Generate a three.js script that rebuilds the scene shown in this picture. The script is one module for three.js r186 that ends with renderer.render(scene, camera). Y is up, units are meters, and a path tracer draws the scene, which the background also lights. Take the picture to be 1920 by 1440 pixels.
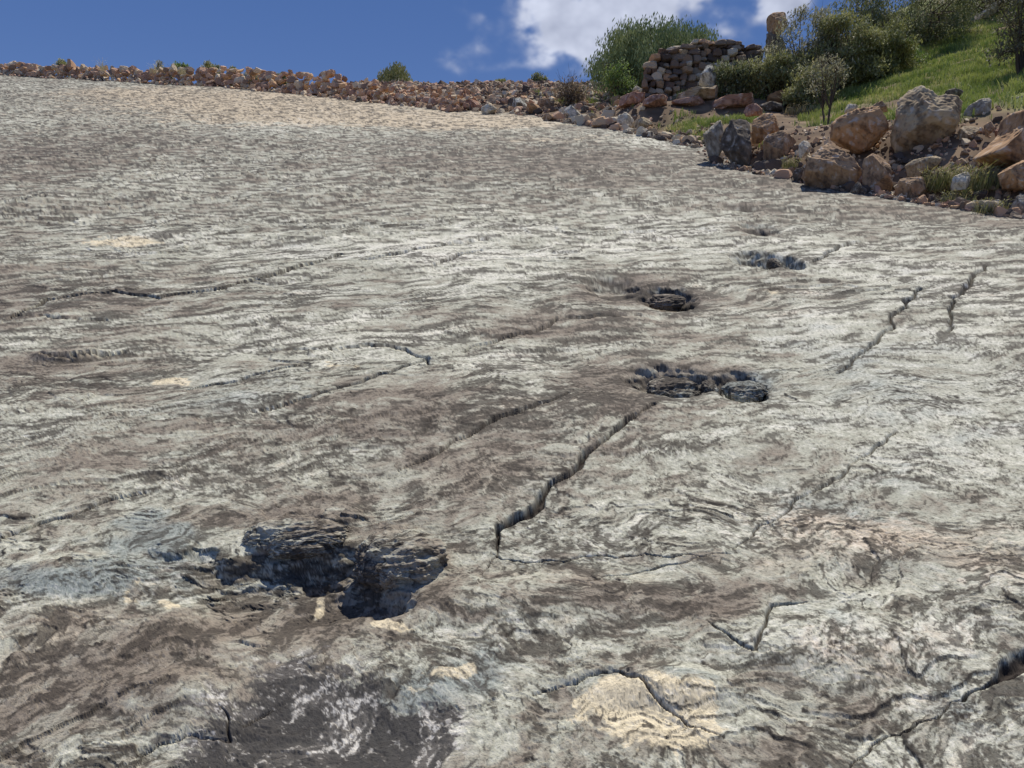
import * as THREE from 'three';
import { mergeGeometries, mergeVertices } from 'three/addons/utils/BufferGeometryUtils.js';

// ---------------------------------------------------------------- camera, sky, sun, exposure
const F = 1510, TILT = Math.tan(18 * Math.PI / 180), PITCH = -4.97 * Math.PI / 180, EYE = 1.6;   // slab plane: y = TILT * d with d = -z
const scene = new THREE.Scene();
const camera = new THREE.PerspectiveCamera(2 * Math.atan(720 / F) * 180 / Math.PI, 4 / 3, 0.05, 2000);
camera.position.set(0, EYE, 0);
camera.rotation.set(PITCH, 0, 0);
const renderer = new THREE.WebGLRenderer({ antialias: true });
renderer.toneMapping = THREE.LinearToneMapping;
renderer.toneMappingExposure = 1.0;
renderer.shadowMap.enabled = true;
const SUN_AZ = 32 * Math.PI / 180, SUN_EL = 62 * Math.PI / 180;
const sunDir = new THREE.Vector3(Math.sin(SUN_AZ) * Math.cos(SUN_EL), Math.sin(SUN_EL), -Math.cos(SUN_AZ) * Math.cos(SUN_EL));
const sun = new THREE.DirectionalLight(new THREE.Color().setRGB(1.0, 0.935, 0.83), 4.4);
sun.position.set(0, 5, -15).addScaledVector(sunDir, 80);
sun.target.position.set(0, 5, -15);
sun.castShadow = true; sun.shadow.mapSize.set(4096, 4096);
Object.assign(sun.shadow.camera, { left: -45, right: 45, top: 45, bottom: -45, near: 1, far: 200 });
scene.add(sun, sun.target);

// ---------------------------------------------------------------- noise and small helpers
function rng(seed) { let a = seed * 2654435761 >>> 0; return () => { a = a + 0x6D2B79F5 >>> 0; let t = Math.imul(a ^ a >>> 15, a | 1); t ^= t + Math.imul(t ^ t >>> 7, t | 61); return ((t ^ t >>> 14) >>> 0) / 4294967296; }; }
const PERM = new Uint8Array(512);
{ const r = rng(77), p = [...Array(256).keys()]; for (let i = 255; i > 0; i--) { const j = r() * (i + 1) | 0; [p[i], p[j]] = [p[j], p[i]]; } for (let i = 0; i < 512; i++) PERM[i] = p[i & 255]; }
const GX = new Float32Array(256), GY = new Float32Array(256);
for (let i = 0; i < 256; i++) { GX[i] = Math.cos(i * 0.0245437 * 7) * 1.45; GY[i] = Math.sin(i * 0.0245437 * 7) * 1.45; }
function n2(x, y) {                                        // 2-D gradient noise, about -1..1
  const xf = Math.floor(x), yf = Math.floor(y), X = xf & 255, Y = yf & 255; x -= xf; y -= yf;
  const u = x * x * x * (x * (x * 6 - 15) + 10), v = y * y * y * (y * (y * 6 - 15) + 10);
  const a = PERM[X] + Y, b = PERM[X + 1] + Y, g0 = PERM[a], g1 = PERM[b], g2 = PERM[a + 1], g3 = PERM[b + 1];
  const p = GX[g0] * x + GY[g0] * y, q = GX[g1] * (x - 1) + GY[g1] * y, r = GX[g2] * x + GY[g2] * (y - 1), s = GX[g3] * (x - 1) + GY[g3] * (y - 1);
  const t0 = p + u * (q - p), t1 = r + u * (s - r); return t0 + v * (t1 - t0);
}
function f2(x, y, o) { let s = 0, a = 0.5; for (let i = 0; i < o; i++) { s += a * n2(x, y); a *= 0.5; const t = x * 1.6 - y * 1.2; y = x * 1.2 + y * 1.6 + 17.3; x = t + 5.1; } return s; }
function n3(x, y, z) { return (n2(x + z * 0.71, y - z * 0.53 + 31.7) + n2(y + x * 0.37 + 11.3, z + x * 0.29) + n2(z - y * 0.41 + 57.1, x + y * 0.19 + 3.3)) * 0.62; }
function f3(x, y, z, o) { let s = 0, a = 0.5; for (let i = 0; i < o; i++) { s += a * n3(x, y, z); a *= 0.5; x = x * 2.03 + 1.7; y = y * 2.03 + 9.2; z = z * 2.03 + 4.4; } return s; }
const clamp = (x, a = 0, b = 1) => x < a ? a : x > b ? b : x;
const sst = (a, b, x) => { const t = clamp((x - a) / (b - a)); return t * t * (3 - 2 * t); };
const lerp = (a, b, t) => a + (b - a) * t;
const s2l = c => c <= 0.04045 ? c / 12.92 : ((c + 0.055) / 1.055) ** 2.4;
const C = (r, g, b) => [s2l(r / 255), s2l(g / 255), s2l(b / 255)];       // sRGB bytes to linear
const mixc = (a, b, t) => [lerp(a[0], b[0], t), lerp(a[1], b[1], t), lerp(a[2], b[2], t)];
const cp = Math.cos(PITCH), sp = Math.sin(PITCH);
function ray(px, py) { const x = (px - 960) / F, y = (720 - py) / F; return [x, y * cp + sp, y * sp - cp]; }       // place in a 1920 x 1440 survey picture to a direction
function plan(px, py) { const r = ray(px, py), t = EYE / (TILT * -r[2] - r[1]); return [r[0] * t, -r[2] * t]; }    // to (x, d) on the slab plane
function at(px, py, d) { const r = ray(px, py), t = d / -r[2]; return new THREE.Vector3(r[0] * t, EYE + r[1] * t, -d); }

// ---------------------------------------------------------------- sky: clear deep blue with a few cumulus clouds
{
  const W = 4096, H = 2048, data = new Float32Array(W * H * 4);
  const azel = (px, py) => { const r = ray(px, py); return [Math.atan2(r[0], -r[2]) * 57.2958, Math.atan2(r[1], Math.hypot(r[0], r[2])) * 57.2958]; };
  const puffs = [[1090, 45, 75, 60, 1], [1180, 20, 80, 55, 1], [1130, 95, 60, 45, 0.75], [1240, -20, 70, 50, 1], [1120, -60, 150, 80, 1], [1040, 60, 55, 40, 0.7], [1175, 75, 60, 45, 0.55],
    [872, 122, 26, 30, 0.34], [890, 66, 24, 16, 0.3], [965, 108, 50, 18, 0.26], [1470, 8, 30, 26, 1], [1480, -40, 60, 40, 1], [1385, 62, 34, 24, 0.42]]
    .map(([x, y, rx, ry, a]) => { const c = azel(x, y), e = azel(x + rx, y), t = azel(x, y - ry); return [c[0], c[1], Math.abs(e[0] - c[0]), Math.abs(t[1] - c[1]), a]; });
  for (let j = 0; j < H; j++) {
    const el = ((j + 0.5) / H - 0.5) * 180, e = Math.max(el, 0);
    const z = Math.exp(-e / 11), zz = 1 - Math.exp(-e / 50);
    const sky = [lerp(0.066 + 0.21 * z, 0.034, zz), lerp(0.160 + 0.26 * z, 0.070, zz), lerp(0.455 + 0.25 * z, 0.19, zz)];
    for (let i = 0; i < W; i++) {
      const az = Math.atan2(Math.cos(((i + 0.5) / W - 0.5) * 2 * Math.PI), -Math.sin(((i + 0.5) / W - 0.5) * 2 * Math.PI)) * 57.2958;
      let dens = 0, body = 0;
      if (el > 0) {
        const r = ((i + 0.5) / W - 0.5) * 2 * Math.PI, ce = Math.cos(el / 57.2958), X = Math.cos(r) * ce, Z = Math.sin(r) * ce, Y = Math.sin(el / 57.2958);
        const inFrame = Math.abs(az) < 40 && el < 34;
        if (inFrame) {
          let b = 0;
          const wx = f2(az * 0.14 + 3, el * 0.2, 3) * 4.5, wy = f2(az * 0.14 + 50, el * 0.2 + 9, 3) * 3;
          for (const p of puffs) { const q = ((az + wx - p[0]) / p[2]) ** 2 + ((el + wy - p[1]) / p[3]) ** 2; if (q < 9) b += p[4] * Math.exp(-q * 0.75); }
          body = b;
          dens = b > 0.01 ? sst(0.08, 0.95, b * (1 + 1.0 * f2(az * 0.5, el * 0.75, 5)) + 0.5 * f2(az * 0.9, el * 1.3 + 40, 5) * Math.min(1, b * 2)) : 0;
        }
        const k = 1.6 / (Y + 0.22);                        // the same kind of scattered cumulus over the rest of the sky
        const g = f2(X * k + 11, Z * k + 7, 5);
        dens = Math.max(dens, sst(0.16, 0.42, g - 0.0) * sst(3, 12, el) * sst(40, 58, inFrame ? Math.max(Math.abs(az), el * 1.25) : 60));
      }
      const lit = 0.70 + 0.55 * f2(az * 0.35 + 20, el * 0.5, 4);
      const o = (j * W + i) * 4, m = dens * 0.92;
      data[o] = lerp(sky[0], 0.60 * lit + 0.16, m); data[o + 1] = lerp(sky[1], 0.62 * lit + 0.19, m); data[o + 2] = lerp(sky[2], 0.66 * lit + 0.30, m); data[o + 3] = 1;
    }
  }
  const t = new THREE.DataTexture(data, W, H, THREE.RGBAFormat, THREE.FloatType);
  t.mapping = THREE.EquirectangularReflectionMapping; t.colorSpace = THREE.LinearSRGBColorSpace; t.magFilter = THREE.LinearFilter; t.minFilter = THREE.LinearFilter; t.needsUpdate = true;
  scene.background = t; scene.environment = t; 
}

// ---------------------------------------------------------------- names and tags
const taken = new Map();
function numbered(n) { const k = taken.get(n) || 0; taken.set(n, k + 1); return k ? n + '_' + String(k).padStart(3, '0') : n; }
function tag(o, label, category, group, kind) { if (label) o.userData.label = label; if (category) o.userData.category = category; if (group) o.userData.group = group; if (kind) o.userData.kind = kind; return o; }
function top(o, name) { o.name = numbered(name); scene.add(o); return o; }
function part(parent, name, geo, mat) { const m = new THREE.Mesh(geo, mat); m.name = name; parent.add(m); return m; }

// ---------------------------------------------------------------- the edge of the slab, and the hill beyond it
const edgePx = [[2700, 520], [2200, 455], [1920, 408], [1760, 384], [1640, 364], [1520, 344], [1420, 324], [1340, 306], [1312, 276], [1220, 257], [1140, 241], [1060, 229], [960, 215], [860, 209], [760, 199], [640, 185], [560, 177], [480, 170], [400, 163], [300, 158], [200, 152], [100, 147], [0, 141], [-200, 133], [-500, 128]];
const edge = edgePx.map(p => plan(...p));
function sdEdge(x, d) {                                     // plan distance to the edge, positive on the hill side
  let best = 1e9, sg = 1;
  for (let i = 0; i < edge.length - 1; i++) {
    const ax = edge[i][0], ad = edge[i][1], bx = edge[i + 1][0] - ax, bd = edge[i + 1][1] - ad;
    const t = clamp(((x - ax) * bx + (d - ad) * bd) / (bx * bx + bd * bd)), ex = x - ax - bx * t, ed = d - ad - bd * t, q = ex * ex + ed * ed;
    if (q < best) { best = q; sg = bx * ed - bd * ex < 0 ? 1 : -1; }
  }
  return Math.sqrt(best) * sg;
}
const crestTab = [[-1.4, 80], [-0.85, 56], [-0.636, 43.4], [-0.556, 39.2], [-0.437, 34.3], [-0.37, 32.2], [-0.265, 28.6], [-0.1, 28], [0.11, 27.5], [0.18, 23.5], [0.3, 23.5], [0.4, 28], [0.6, 37], [1.4, 60]];
function crest(x, d) { const a = clamp(x / Math.max(d, 0.5), -1.39, 1.39); let i = 0; while (crestTab[i + 1][0] < a) i++; const [p, q] = [crestTab[i], crestTab[i + 1]]; return lerp(p[1], q[1], (a - p[0]) / (q[0] - p[0])); }
function ground(x, d, s = sdEdge(x, d)) {
  let o;
  if (s < 0) o = -0.02 - 0.3 * sst(0, 0.8, -s);
  else {
    const a = x / Math.max(d, 1), bh = d < 10 ? 0.72 : d < 13 ? lerp(0.72, 0.42, (d - 10) / 3) : d < 18 ? lerp(0.42, 0.22, (d - 13) / 5) : 0.22;
    o = -0.02 + bh * (1 - Math.exp(-Math.max(0, s - 0.30) / 0.8)) * (a < -0.2 ? 0.4 : 1);
    o += 0.05 * n2(x * 1.3, d * 1.3) * sst(0, 0.5, s) + 0.10 * n2(x * 0.35, d * 0.35 + 8) * sst(0.5, 2, s);
    const r = Math.max(0, x - 5.0); o += 0.30 * (r * r / (r + 0.9)) * sst(0.3, 2.2, s);
    o += 0.30 * sst(0.10, 0.16, a) * sst(0.36, 0.30, a) * sst(15.2, 16.4, d);       // the terrace the field wall stands on
  }
  let y = TILT * d + o;
  const c = crest(x, d); if (d > c) { const e = d - c; y -= 0.5 * e * e / (e + 0.6); }
  if (d < -6) y += TILT * (-6 - d) * 0.8;
  return y;
}
function onGround(px, py) {                                 // first place where the line of sight meets the ground
  const r = ray(px, py); let d = 3, last = 0;
  for (; d < 60; d += 0.04) { const t = d / -r[2], x = r[0] * t, y = EYE + r[1] * t; last = Math.max(ground(x, d), d < crest(x, d) && sdEdge(x, d) < 0 ? TILT * d : -99); if (y < last) break; }
  const t = d / -r[2]; return new THREE.Vector3(r[0] * t, last, -d);
}

// ---------------------------------------------------------------- rocks
const rockMat = new THREE.MeshStandardMaterial({ vertexColors: true, roughness: 0.92 }); rockMat.name = 'boulder_rock';
const tones = {
  grey: [C(150, 142, 126), C(178, 170, 152), C(114, 104, 90)], orange: [C(172, 132, 93), C(189, 154, 115), C(111, 85, 63)], tan: [C(165, 143, 113), C(187, 171, 139), C(107, 91, 70)],
  brown: [C(154, 124, 94), C(184, 154, 120), C(100, 82, 64)], dark: [C(96, 86, 74), C(128, 116, 100), C(66, 58, 50)], pale: [C(204, 194, 170), C(220, 212, 192), C(150, 136, 114)], red: [C(166, 122, 100), C(188, 148, 124), C(110, 82, 68)], lichen: [C(128, 124, 112), C(206, 204, 190), C(74, 68, 60)],
};
function paintRock(g, tone, seed, size) {
  const [a, b, c] = tones[tone], p = g.attributes.position, K = new Float32Array(p.count * 3), k = 1 / size, o = seed * 3.7;
  for (let i = 0; i < p.count; i++) {
    const x = p.getX(i) * k + o, y = p.getY(i) * k + o * 0.5, z = p.getZ(i) * k, n = f3(x * 2.2, y * 2.2, z * 2.2, 4) * 2, m = f3(x * 6 + 9, y * 6, z * 6, 4) * 2, q = f3(x * 16, y * 16 + 4, z * 16, 2) * 2;
    let col = mixc(a, b, sst(-0.5, 0.6, n + 0.3 * q)); col = mixc(col, c, 0.75 * sst(0.05, 0.55, m - 0.4 * n)); const w = n3(x * 38, y * 38, z * 38); col = mixc(col, kGrit, 0.5 * sst(0.15, 0.7, q + 0.4 * w)); col = mixc(col, b, 0.35 * sst(0.1, 0.6, w - 0.3 * q)); col = mixc(col, kWhite, (tone === 'lichen' ? 0.6 : 0.32) * sst(0.45, 0.7, -m + 0.35 * q));
    K.set(col, i * 3);
  }
  g.setAttribute('color', new THREE.BufferAttribute(K, 3));
}
// a boulder with a surveyed outline, its own distance and thickness, split faces and rough skin
function boulderGeo(pts, thick, seed, faces = 7, detail = 20, tone = 'grey') {
  const g = mergeVertices(new THREE.IcosahedronGeometry(1, detail).deleteAttribute('normal').deleteAttribute('uv')), p = g.attributes.position, r = rng(seed);
  const n = pts.length, size = Math.sqrt(pts.reduce((s, [x, y], i) => s + x * pts[(i + 1) % n][1] - y * pts[(i + 1) % n][0], 0) / -2 * (1)) || 0.5, sz = Math.abs(size) || 0.5;
  const rad = th => { const cx = Math.cos(th), cy = Math.sin(th); let best = 0; for (let i = 0; i < n; i++) { const [ax, ay] = pts[i], [bx, by] = pts[(i + 1) % n], ex = bx - ax, ey = by - ay, den = cx * ey - cy * ex; if (Math.abs(den) < 1e-9) continue; const t = (ax * ey - ay * ex) / den, s = (ax * cy - ay * cx) / den; if (t > 0 && s >= -1e-4 && s <= 1.0001) best = Math.max(best, t); } return best; };
  const tab = Float32Array.from({ length: 360 }, (_, i) => rad(i * Math.PI / 180));
  const sm = tab.map((_, i) => (tab[(i + 358) % 360] + tab[(i + 359) % 360] * 2 + tab[i] * 3 + tab[(i + 1) % 360] * 2 + tab[(i + 2) % 360]) / 9);
  const V = new THREE.Vector3(), cuts = [];
  for (let i = 0; i < faces + 3; i++) { const az = (r() - 0.5) * 2.6, up = -0.95 + 1.75 * ((i + r()) / (faces + 3)); cuts.push([new THREE.Vector3(Math.sin(az) * Math.cos(up), Math.sin(up), Math.cos(az) * Math.cos(up)), 0.42 + 0.32 * r()]); }
  for (let i = 0; i < 4; i++) { const az = Math.PI + (r() - 0.5) * 2.6, up = r() - 0.4; cuts.push([new THREE.Vector3(Math.sin(az) * Math.cos(up), Math.sin(up), Math.cos(az) * Math.cos(up)), 0.6 + 0.25 * r()]); }
  for (let i = 0; i < p.count; i++) {
    V.fromBufferAttribute(p, i).normalize(); const c = Math.hypot(V.x, V.y), th = (Math.atan2(V.y, V.x) + 2 * Math.PI) % (2 * Math.PI), q = th * 180 / Math.PI, i0 = Math.floor(q) % 360, R = lerp(sm[i0], sm[(i0 + 1) % 360], q - Math.floor(q));
    p.setXYZ(i, Math.cos(th) * R * c ** 0.6, Math.sin(th) * R * c ** 0.6, Math.sign(V.z) * thick * Math.abs(V.z) ** 0.75);
  }
  const off = cuts.map(([nn, k]) => { let m = 0; for (let i = 0; i < p.count; i += 3) m = Math.max(m, V.fromBufferAttribute(p, i).dot(nn)); return m * k + 0.0; });
  for (let i = 0; i < p.count; i++) {
    V.fromBufferAttribute(p, i);
    cuts.forEach(([nn], k) => { const e = V.dot(nn) - off[k]; if (e > 0) V.addScaledVector(nn, -e * 0.96); });
    const k = 1 / sz, o = seed * 1.3, rough = sz * (0.030 * f3(V.x * k * 2.6 + o, V.y * k * 2.6, V.z * k * 2.6, 4) - 0.022 * Math.abs(n3(V.x * k * 5 + o, V.y * k * 5, V.z * k * 5)) + 0.014 * n3(V.x * k * 17, V.y * k * 17 + o, V.z * k * 17));
    V.addScaledVector(V.clone().normalize(), rough * 1.3); p.setXYZ(i, V.x, V.y, V.z);
  }
  g.computeVertexNormals(); paintRock(g, tone, seed, sz); return g;
}
let rockSeed = 1;
// ---------------------------------------------------------------- rock slab
// cracks: [[px, py], ...], width px, depth m, debris share
const cracks = [
  { p: [[905, 1075], [925, 1035], [935, 1000], [985, 965], [1035, 920], [1090, 868], [1130, 842], [1180, 795], [1225, 762]], w: 11, z: 0.035, deb: 1, wide: [0, 6, 17, 20, 13, 12, 9, 6, 4] },
  { p: [[740, 890], [790, 868], [860, 832], [940, 790], [1010, 765], [1065, 742]], w: 7, z: 0.03 },
  { p: [[480, 775], [520, 770], [600, 750], [700, 716], [805, 684]], w: 5, z: 0.022 },
  { p: [[760, 668], [805, 684], [800, 695]], w: 5, z: 0.02 },
  { p: [[870, 665], [905, 650], [1000, 622], [1050, 597], [1110, 592], [1200, 585]], w: 6, z: 0.025 },
  { p: [[-60, 1045], [0, 1018], [60, 997], [130, 977], [200, 945], [260, 930]], w: 6, z: 0.028 },
  { p: [[1370, 1030], [1437, 993], [1450, 978], [1500, 932], [1600, 882], [1640, 840], [1680, 808]], w: 3, z: 0.018 },
  { p: [[915, 1040], [1000, 1050], [1060, 1056], [1100, 1046], [1150, 1042], [1200, 1036], [1250, 1046], [1330, 1056]], w: 3, z: 0.016 },
  { p: [[1000, 1308], [1060, 1285], [1100, 1272], [1150, 1268], [1190, 1285], [1230, 1318], [1290, 1362], [1360, 1384]], w: 6, z: 0.03 },
  { p: [[1960, 1222], [1900, 1240], [1850, 1270], [1815, 1308], [1760, 1335], [1700, 1362], [1640, 1380], [1590, 1440]], w: 8, z: 0.03, deb: 1, wide: [45, 34, 20, 10, 6, 5, 4, 4] },
  { p: [[1570, 695], [1605, 668], [1640, 640], [1665, 612], [1700, 568], [1730, 540]], w: 5, z: 0.03 },
  { p: [[1778, 625], [1790, 560], [1820, 530], [1850, 500]], w: 4, z: 0.025 },
  { p: [[1525, 492], [1570, 464], [1610, 450]], w: 5, z: 0.03 },
  { p: [[255, 1420], [300, 1392], [345, 1376], [420, 1371], [424, 1335], [400, 1320]], w: 7, z: 0.03 },
  { p: [[445, 1352], [480, 1332], [505, 1318]], w: 5, z: 0.02 },
  { p: [[1330, 1178], [1370, 1200], [1410, 1215], [1425, 1160], [1440, 1150], [1470, 1142], [1520, 1136]], w: 5, z: 0.016 },
  { p: [[20, 596], [90, 562], [210, 548], [300, 556], [420, 540], [560, 500], [640, 478]], w: 4, z: 0.03 },
  { p: [[30, 590], [110, 598], [200, 600]], w: 4, z: 0.025 },
  { p: [[510, 660], [600, 662], [690, 655], [760, 668]], w: 4, z: 0.02 },
  { p: [[80, 675], [130, 680], [175, 672], [230, 664]], w: 6, z: 0.03 },
  { p: [[680, 490], [740, 480], [800, 470], [850, 458], [920, 452]], w: 4, z: 0.03 },
  { p: [[810, 500], [850, 485], [900, 470]], w: 3, z: 0.03 },
  { p: [[1105, 1110], [1165, 1080], [1230, 1062], [1290, 1060], [1360, 1040]], w: 4, z: 0.012 },
  { p: [[350, 735], [420, 720], [500, 705], [560, 690]], w: 4, z: 0.02 },
  { p: [[1270, 260], [1320, 262]], w: 3, z: 0.04 },
].map(c => {
  const q = c.p.map(p => plan(...p)), w = c.p.map((p, i) => (c.wide ? c.wide[i] : c.w) * q[i][1] / F * (c.wide ? 0.55 : 0.36 * (i === 0 || i === c.p.length - 1 ? 0.2 : 1)));
  let x0 = 1e9, x1 = -1e9, d0 = 1e9, d1 = -1e9; for (const [x, d] of q) { x0 = Math.min(x0, x); x1 = Math.max(x1, x); d0 = Math.min(d0, d); d1 = Math.max(d1, d); }
  return { q, w, z: c.z, deb: c.deb, box: [x0 - 0.25, x1 + 0.25, d0 - 0.25, d1 + 0.25] };
});
// hollows (positive depth) and bulges (negative): px, py, half width px, half height px, depth m, near edge softness, far edge softness
const ell = ([px, py, rx, ry, ...o]) => { const c = plan(px, py), n = plan(px, py + ry)[1], f = plan(px, py - ry)[1]; return [c[0], (n + f) / 2, rx * c[1] / F, (f - n) / 2, ...o]; };
const prints = [
  [[[520, 1125, 250, 105, 0.050, 0.85, 0.45], [470, 1090, 150, 50, 0.020, 0.8, 0.5], [618, 1050, 70, 40, 0.072, 0.75, 0.8], [388, 1046, 34, 18, 0.035, 0.7, 0.7], [735, 1118, 70, 30, 0.055, 0.8, 0.7], [640, 1120, 70, 40, 0.02, 0.8, 0.5],
    [545, 1015, 104, 30, -0.020, 0.6, 0.95], [748, 1040, 100, 62, -0.030, 0.7, 0.95], [640, 968, 55, 26, -0.02, 0.6, 0.8], [330, 1040, 55, 30, -0.02, 0.6, 0.8]], 'large foreground footprint hollow with a dark overhung hole beside a rounded knob'],
  [[[1258, 712, 92, 37, 0.115, 0.7, 0.6], [1388, 720, 68, 35, 0.095, 0.7, 0.6], [1268, 708, 40, 14, -0.03, 0.8, 0.8], [1400, 712, 34, 14, -0.03, 0.8, 0.8]], 'double footprint hollow in the middle of the slab'],
  [[[1150, 540, 66, 25, 0.075, 0.75, 0.6], [1250, 555, 68, 22, 0.11, 0.7, 0.6]], 'wide shallow footprint beyond the double hollow'],
  [[[1420, 485, 54, 18, 0.11, 0.65, 0.6], [1478, 491, 30, 14, 0.10, 0.65, 0.6]], 'pair of small joined hollows further up the slab'],
  [[[1425, 432, 42, 13, 0.085, 0.7, 0.7]], 'small dark hollow above the joined pair'],
  [[[1385, 393, 58, 9, 0.05, 0.8, 0.8]], 'narrow shaded hollow high on the slab'],
  [[[1352, 349, 54, 6, 0.025, 0.8, 0.8], [1335, 362, 40, 5, 0.02, 0.8, 0.8]], 'faint hollow highest on the slab'],
].map(([l, label]) => ({ l: l.map(ell), label }));
const swells = [[1000, 1130, 330, 80, -0.035, 0.9, 0.9], [1560, 1210, 300, 90, -0.03, 0.9, 0.9], [1250, 1290, 220, 50, -0.03, 0.7, 0.9], [150, 1090, 200, 50, -0.03, 0.8, 0.9], [1640, 1080, 150, 50, 0.02, 0.9, 0.9], [640, 1370, 280, 130, 0.03, 0.9, 0.9], [330, 1310, 200, 70, -0.025, 0.9, 0.9], [130, 668, 80, 16, -0.03, 0.3, 0.8]].map(ell);
const bump = (e, x, d) => {                                // 0..1 inside an ellipse, each side with its own softness
  const u = (x - e[0]) / e[2], v = (d - e[1]) / e[3], q = u * u + v * v; if (q > 1.7) return 0;
  const r = Math.sqrt(q), k = lerp(e[5], e[6], clamp(0.5 + 0.5 * v / (r + 1e-4) * 1.3));
  return 1 - sst(1 - k, 1, r);
};
// tones of rock, each a patch with a ragged outline: px, py, half width, half height, weight
const zone = l => l.map(ell);
const zPale = zone([[850, 490, 330, 75, 0.9], [1330, 470, 260, 70, 0.55], [560, 620, 240, 40, 0.35], [300, 450, 190, 22, 0.5], [1700, 520, 300, 80, 0.45], [1720, 700, 260, 130, 0.40], [1550, 620, 200, 80, 0.35], [1480, 800, 190, 70, 0.3], [1620, 1190, 230, 80, 0.45], [620, 700, 260, 60, 0.25], [980, 700, 120, 60, 0.3], [300, 330, 120, 18, 0.5], [1240, 268, 120, 16, 0.8], [560, 235, 240, 14, 0.6], [120, 420, 120, 14, 0.4], [1250, 1000, 220, 60, 0.3], [1780, 840, 200, 70, 0.4]]);
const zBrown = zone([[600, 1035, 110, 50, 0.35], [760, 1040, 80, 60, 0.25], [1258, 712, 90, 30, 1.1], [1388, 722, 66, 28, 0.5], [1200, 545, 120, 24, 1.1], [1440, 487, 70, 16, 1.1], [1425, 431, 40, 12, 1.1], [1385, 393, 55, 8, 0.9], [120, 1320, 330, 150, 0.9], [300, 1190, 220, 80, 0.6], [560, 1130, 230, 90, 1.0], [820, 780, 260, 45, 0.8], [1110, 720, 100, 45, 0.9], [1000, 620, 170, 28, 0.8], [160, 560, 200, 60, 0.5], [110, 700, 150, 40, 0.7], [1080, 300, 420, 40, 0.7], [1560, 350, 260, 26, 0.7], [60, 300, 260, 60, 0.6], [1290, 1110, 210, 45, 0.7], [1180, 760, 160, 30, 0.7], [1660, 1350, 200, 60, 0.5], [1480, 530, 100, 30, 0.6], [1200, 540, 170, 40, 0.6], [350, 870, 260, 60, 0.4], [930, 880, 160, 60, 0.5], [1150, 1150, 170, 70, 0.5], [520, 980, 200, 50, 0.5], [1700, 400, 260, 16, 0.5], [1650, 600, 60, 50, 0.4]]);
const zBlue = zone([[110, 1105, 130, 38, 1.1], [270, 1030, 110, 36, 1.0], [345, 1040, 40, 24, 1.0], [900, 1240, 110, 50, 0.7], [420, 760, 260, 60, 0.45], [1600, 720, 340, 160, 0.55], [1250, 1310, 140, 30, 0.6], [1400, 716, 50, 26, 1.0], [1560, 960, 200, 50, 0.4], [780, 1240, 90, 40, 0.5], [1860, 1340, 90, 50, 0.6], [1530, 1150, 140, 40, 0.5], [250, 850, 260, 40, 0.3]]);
const zPink = zone([[1700, 1010, 260, 70, 0.7], [870, 880, 170, 50, 0.4], [1400, 560, 130, 30, 0.5], [1600, 1240, 200, 60, 0.5], [1250, 930, 150, 40, 0.3], [1480, 1080, 160, 40, 0.5], [760, 720, 130, 30, 0.5], [1010, 1120, 160, 40, 0.5], [100, 1200, 200, 60, 0.3], [1300, 290, 180, 16, 0.3]]);
const zTan = zone([[520, 192, 330, 26, 1.3], [700, 222, 300, 16, 1.0], [230, 172, 170, 14, 0.7], [900, 232, 160, 14, 0.9], [1060, 262, 160, 10, 0.5]]);
const zCream = zone([[1222, 1388, 128, 62, 1.5], [540, 1106, 22, 32, 1.2], [746, 1150, 46, 18, 1.3], [345, 718, 46, 13, 1.1], [225, 455, 110, 13, 0.8], [862, 1222, 34, 18, 1.2], [200, 1120, 40, 20, 0.6], [825, 1300, 30, 40, 0.7], [1440, 545, 50, 8, 0.6], [280, 1120, 30, 20, 0.6], [1270, 995, 70, 18, 0.35], [640, 690, 60, 7, 0.6]]);
const zDark = zone([[650, 1330, 230, 105, 1.5], [560, 1420, 260, 60, 1.2], [820, 1350, 90, 70, 0.8]]);
const zsum = (z, x, d) => { let s = 0; for (const e of z) { const u = (x - e[0]) / e[2], v = (d - e[1]) / e[3], q = u * u + v * v; if (q < 4.5) s += e[4] * Math.exp(-q * 1.1); } return s; };
const kPale = C(208, 208, 194), kGreen = C(182, 184, 168), kBlue = C(150, 161, 158), kTaupe = C(156, 147, 133), kBrown = C(134, 122, 109), kPink = C(206, 187, 164), kTan = C(206, 190, 162), kCream = C(220, 208, 178), kDark = C(80, 78, 77), kGrit = C(72, 64, 55), kWhite = C(232, 230, 222);

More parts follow.
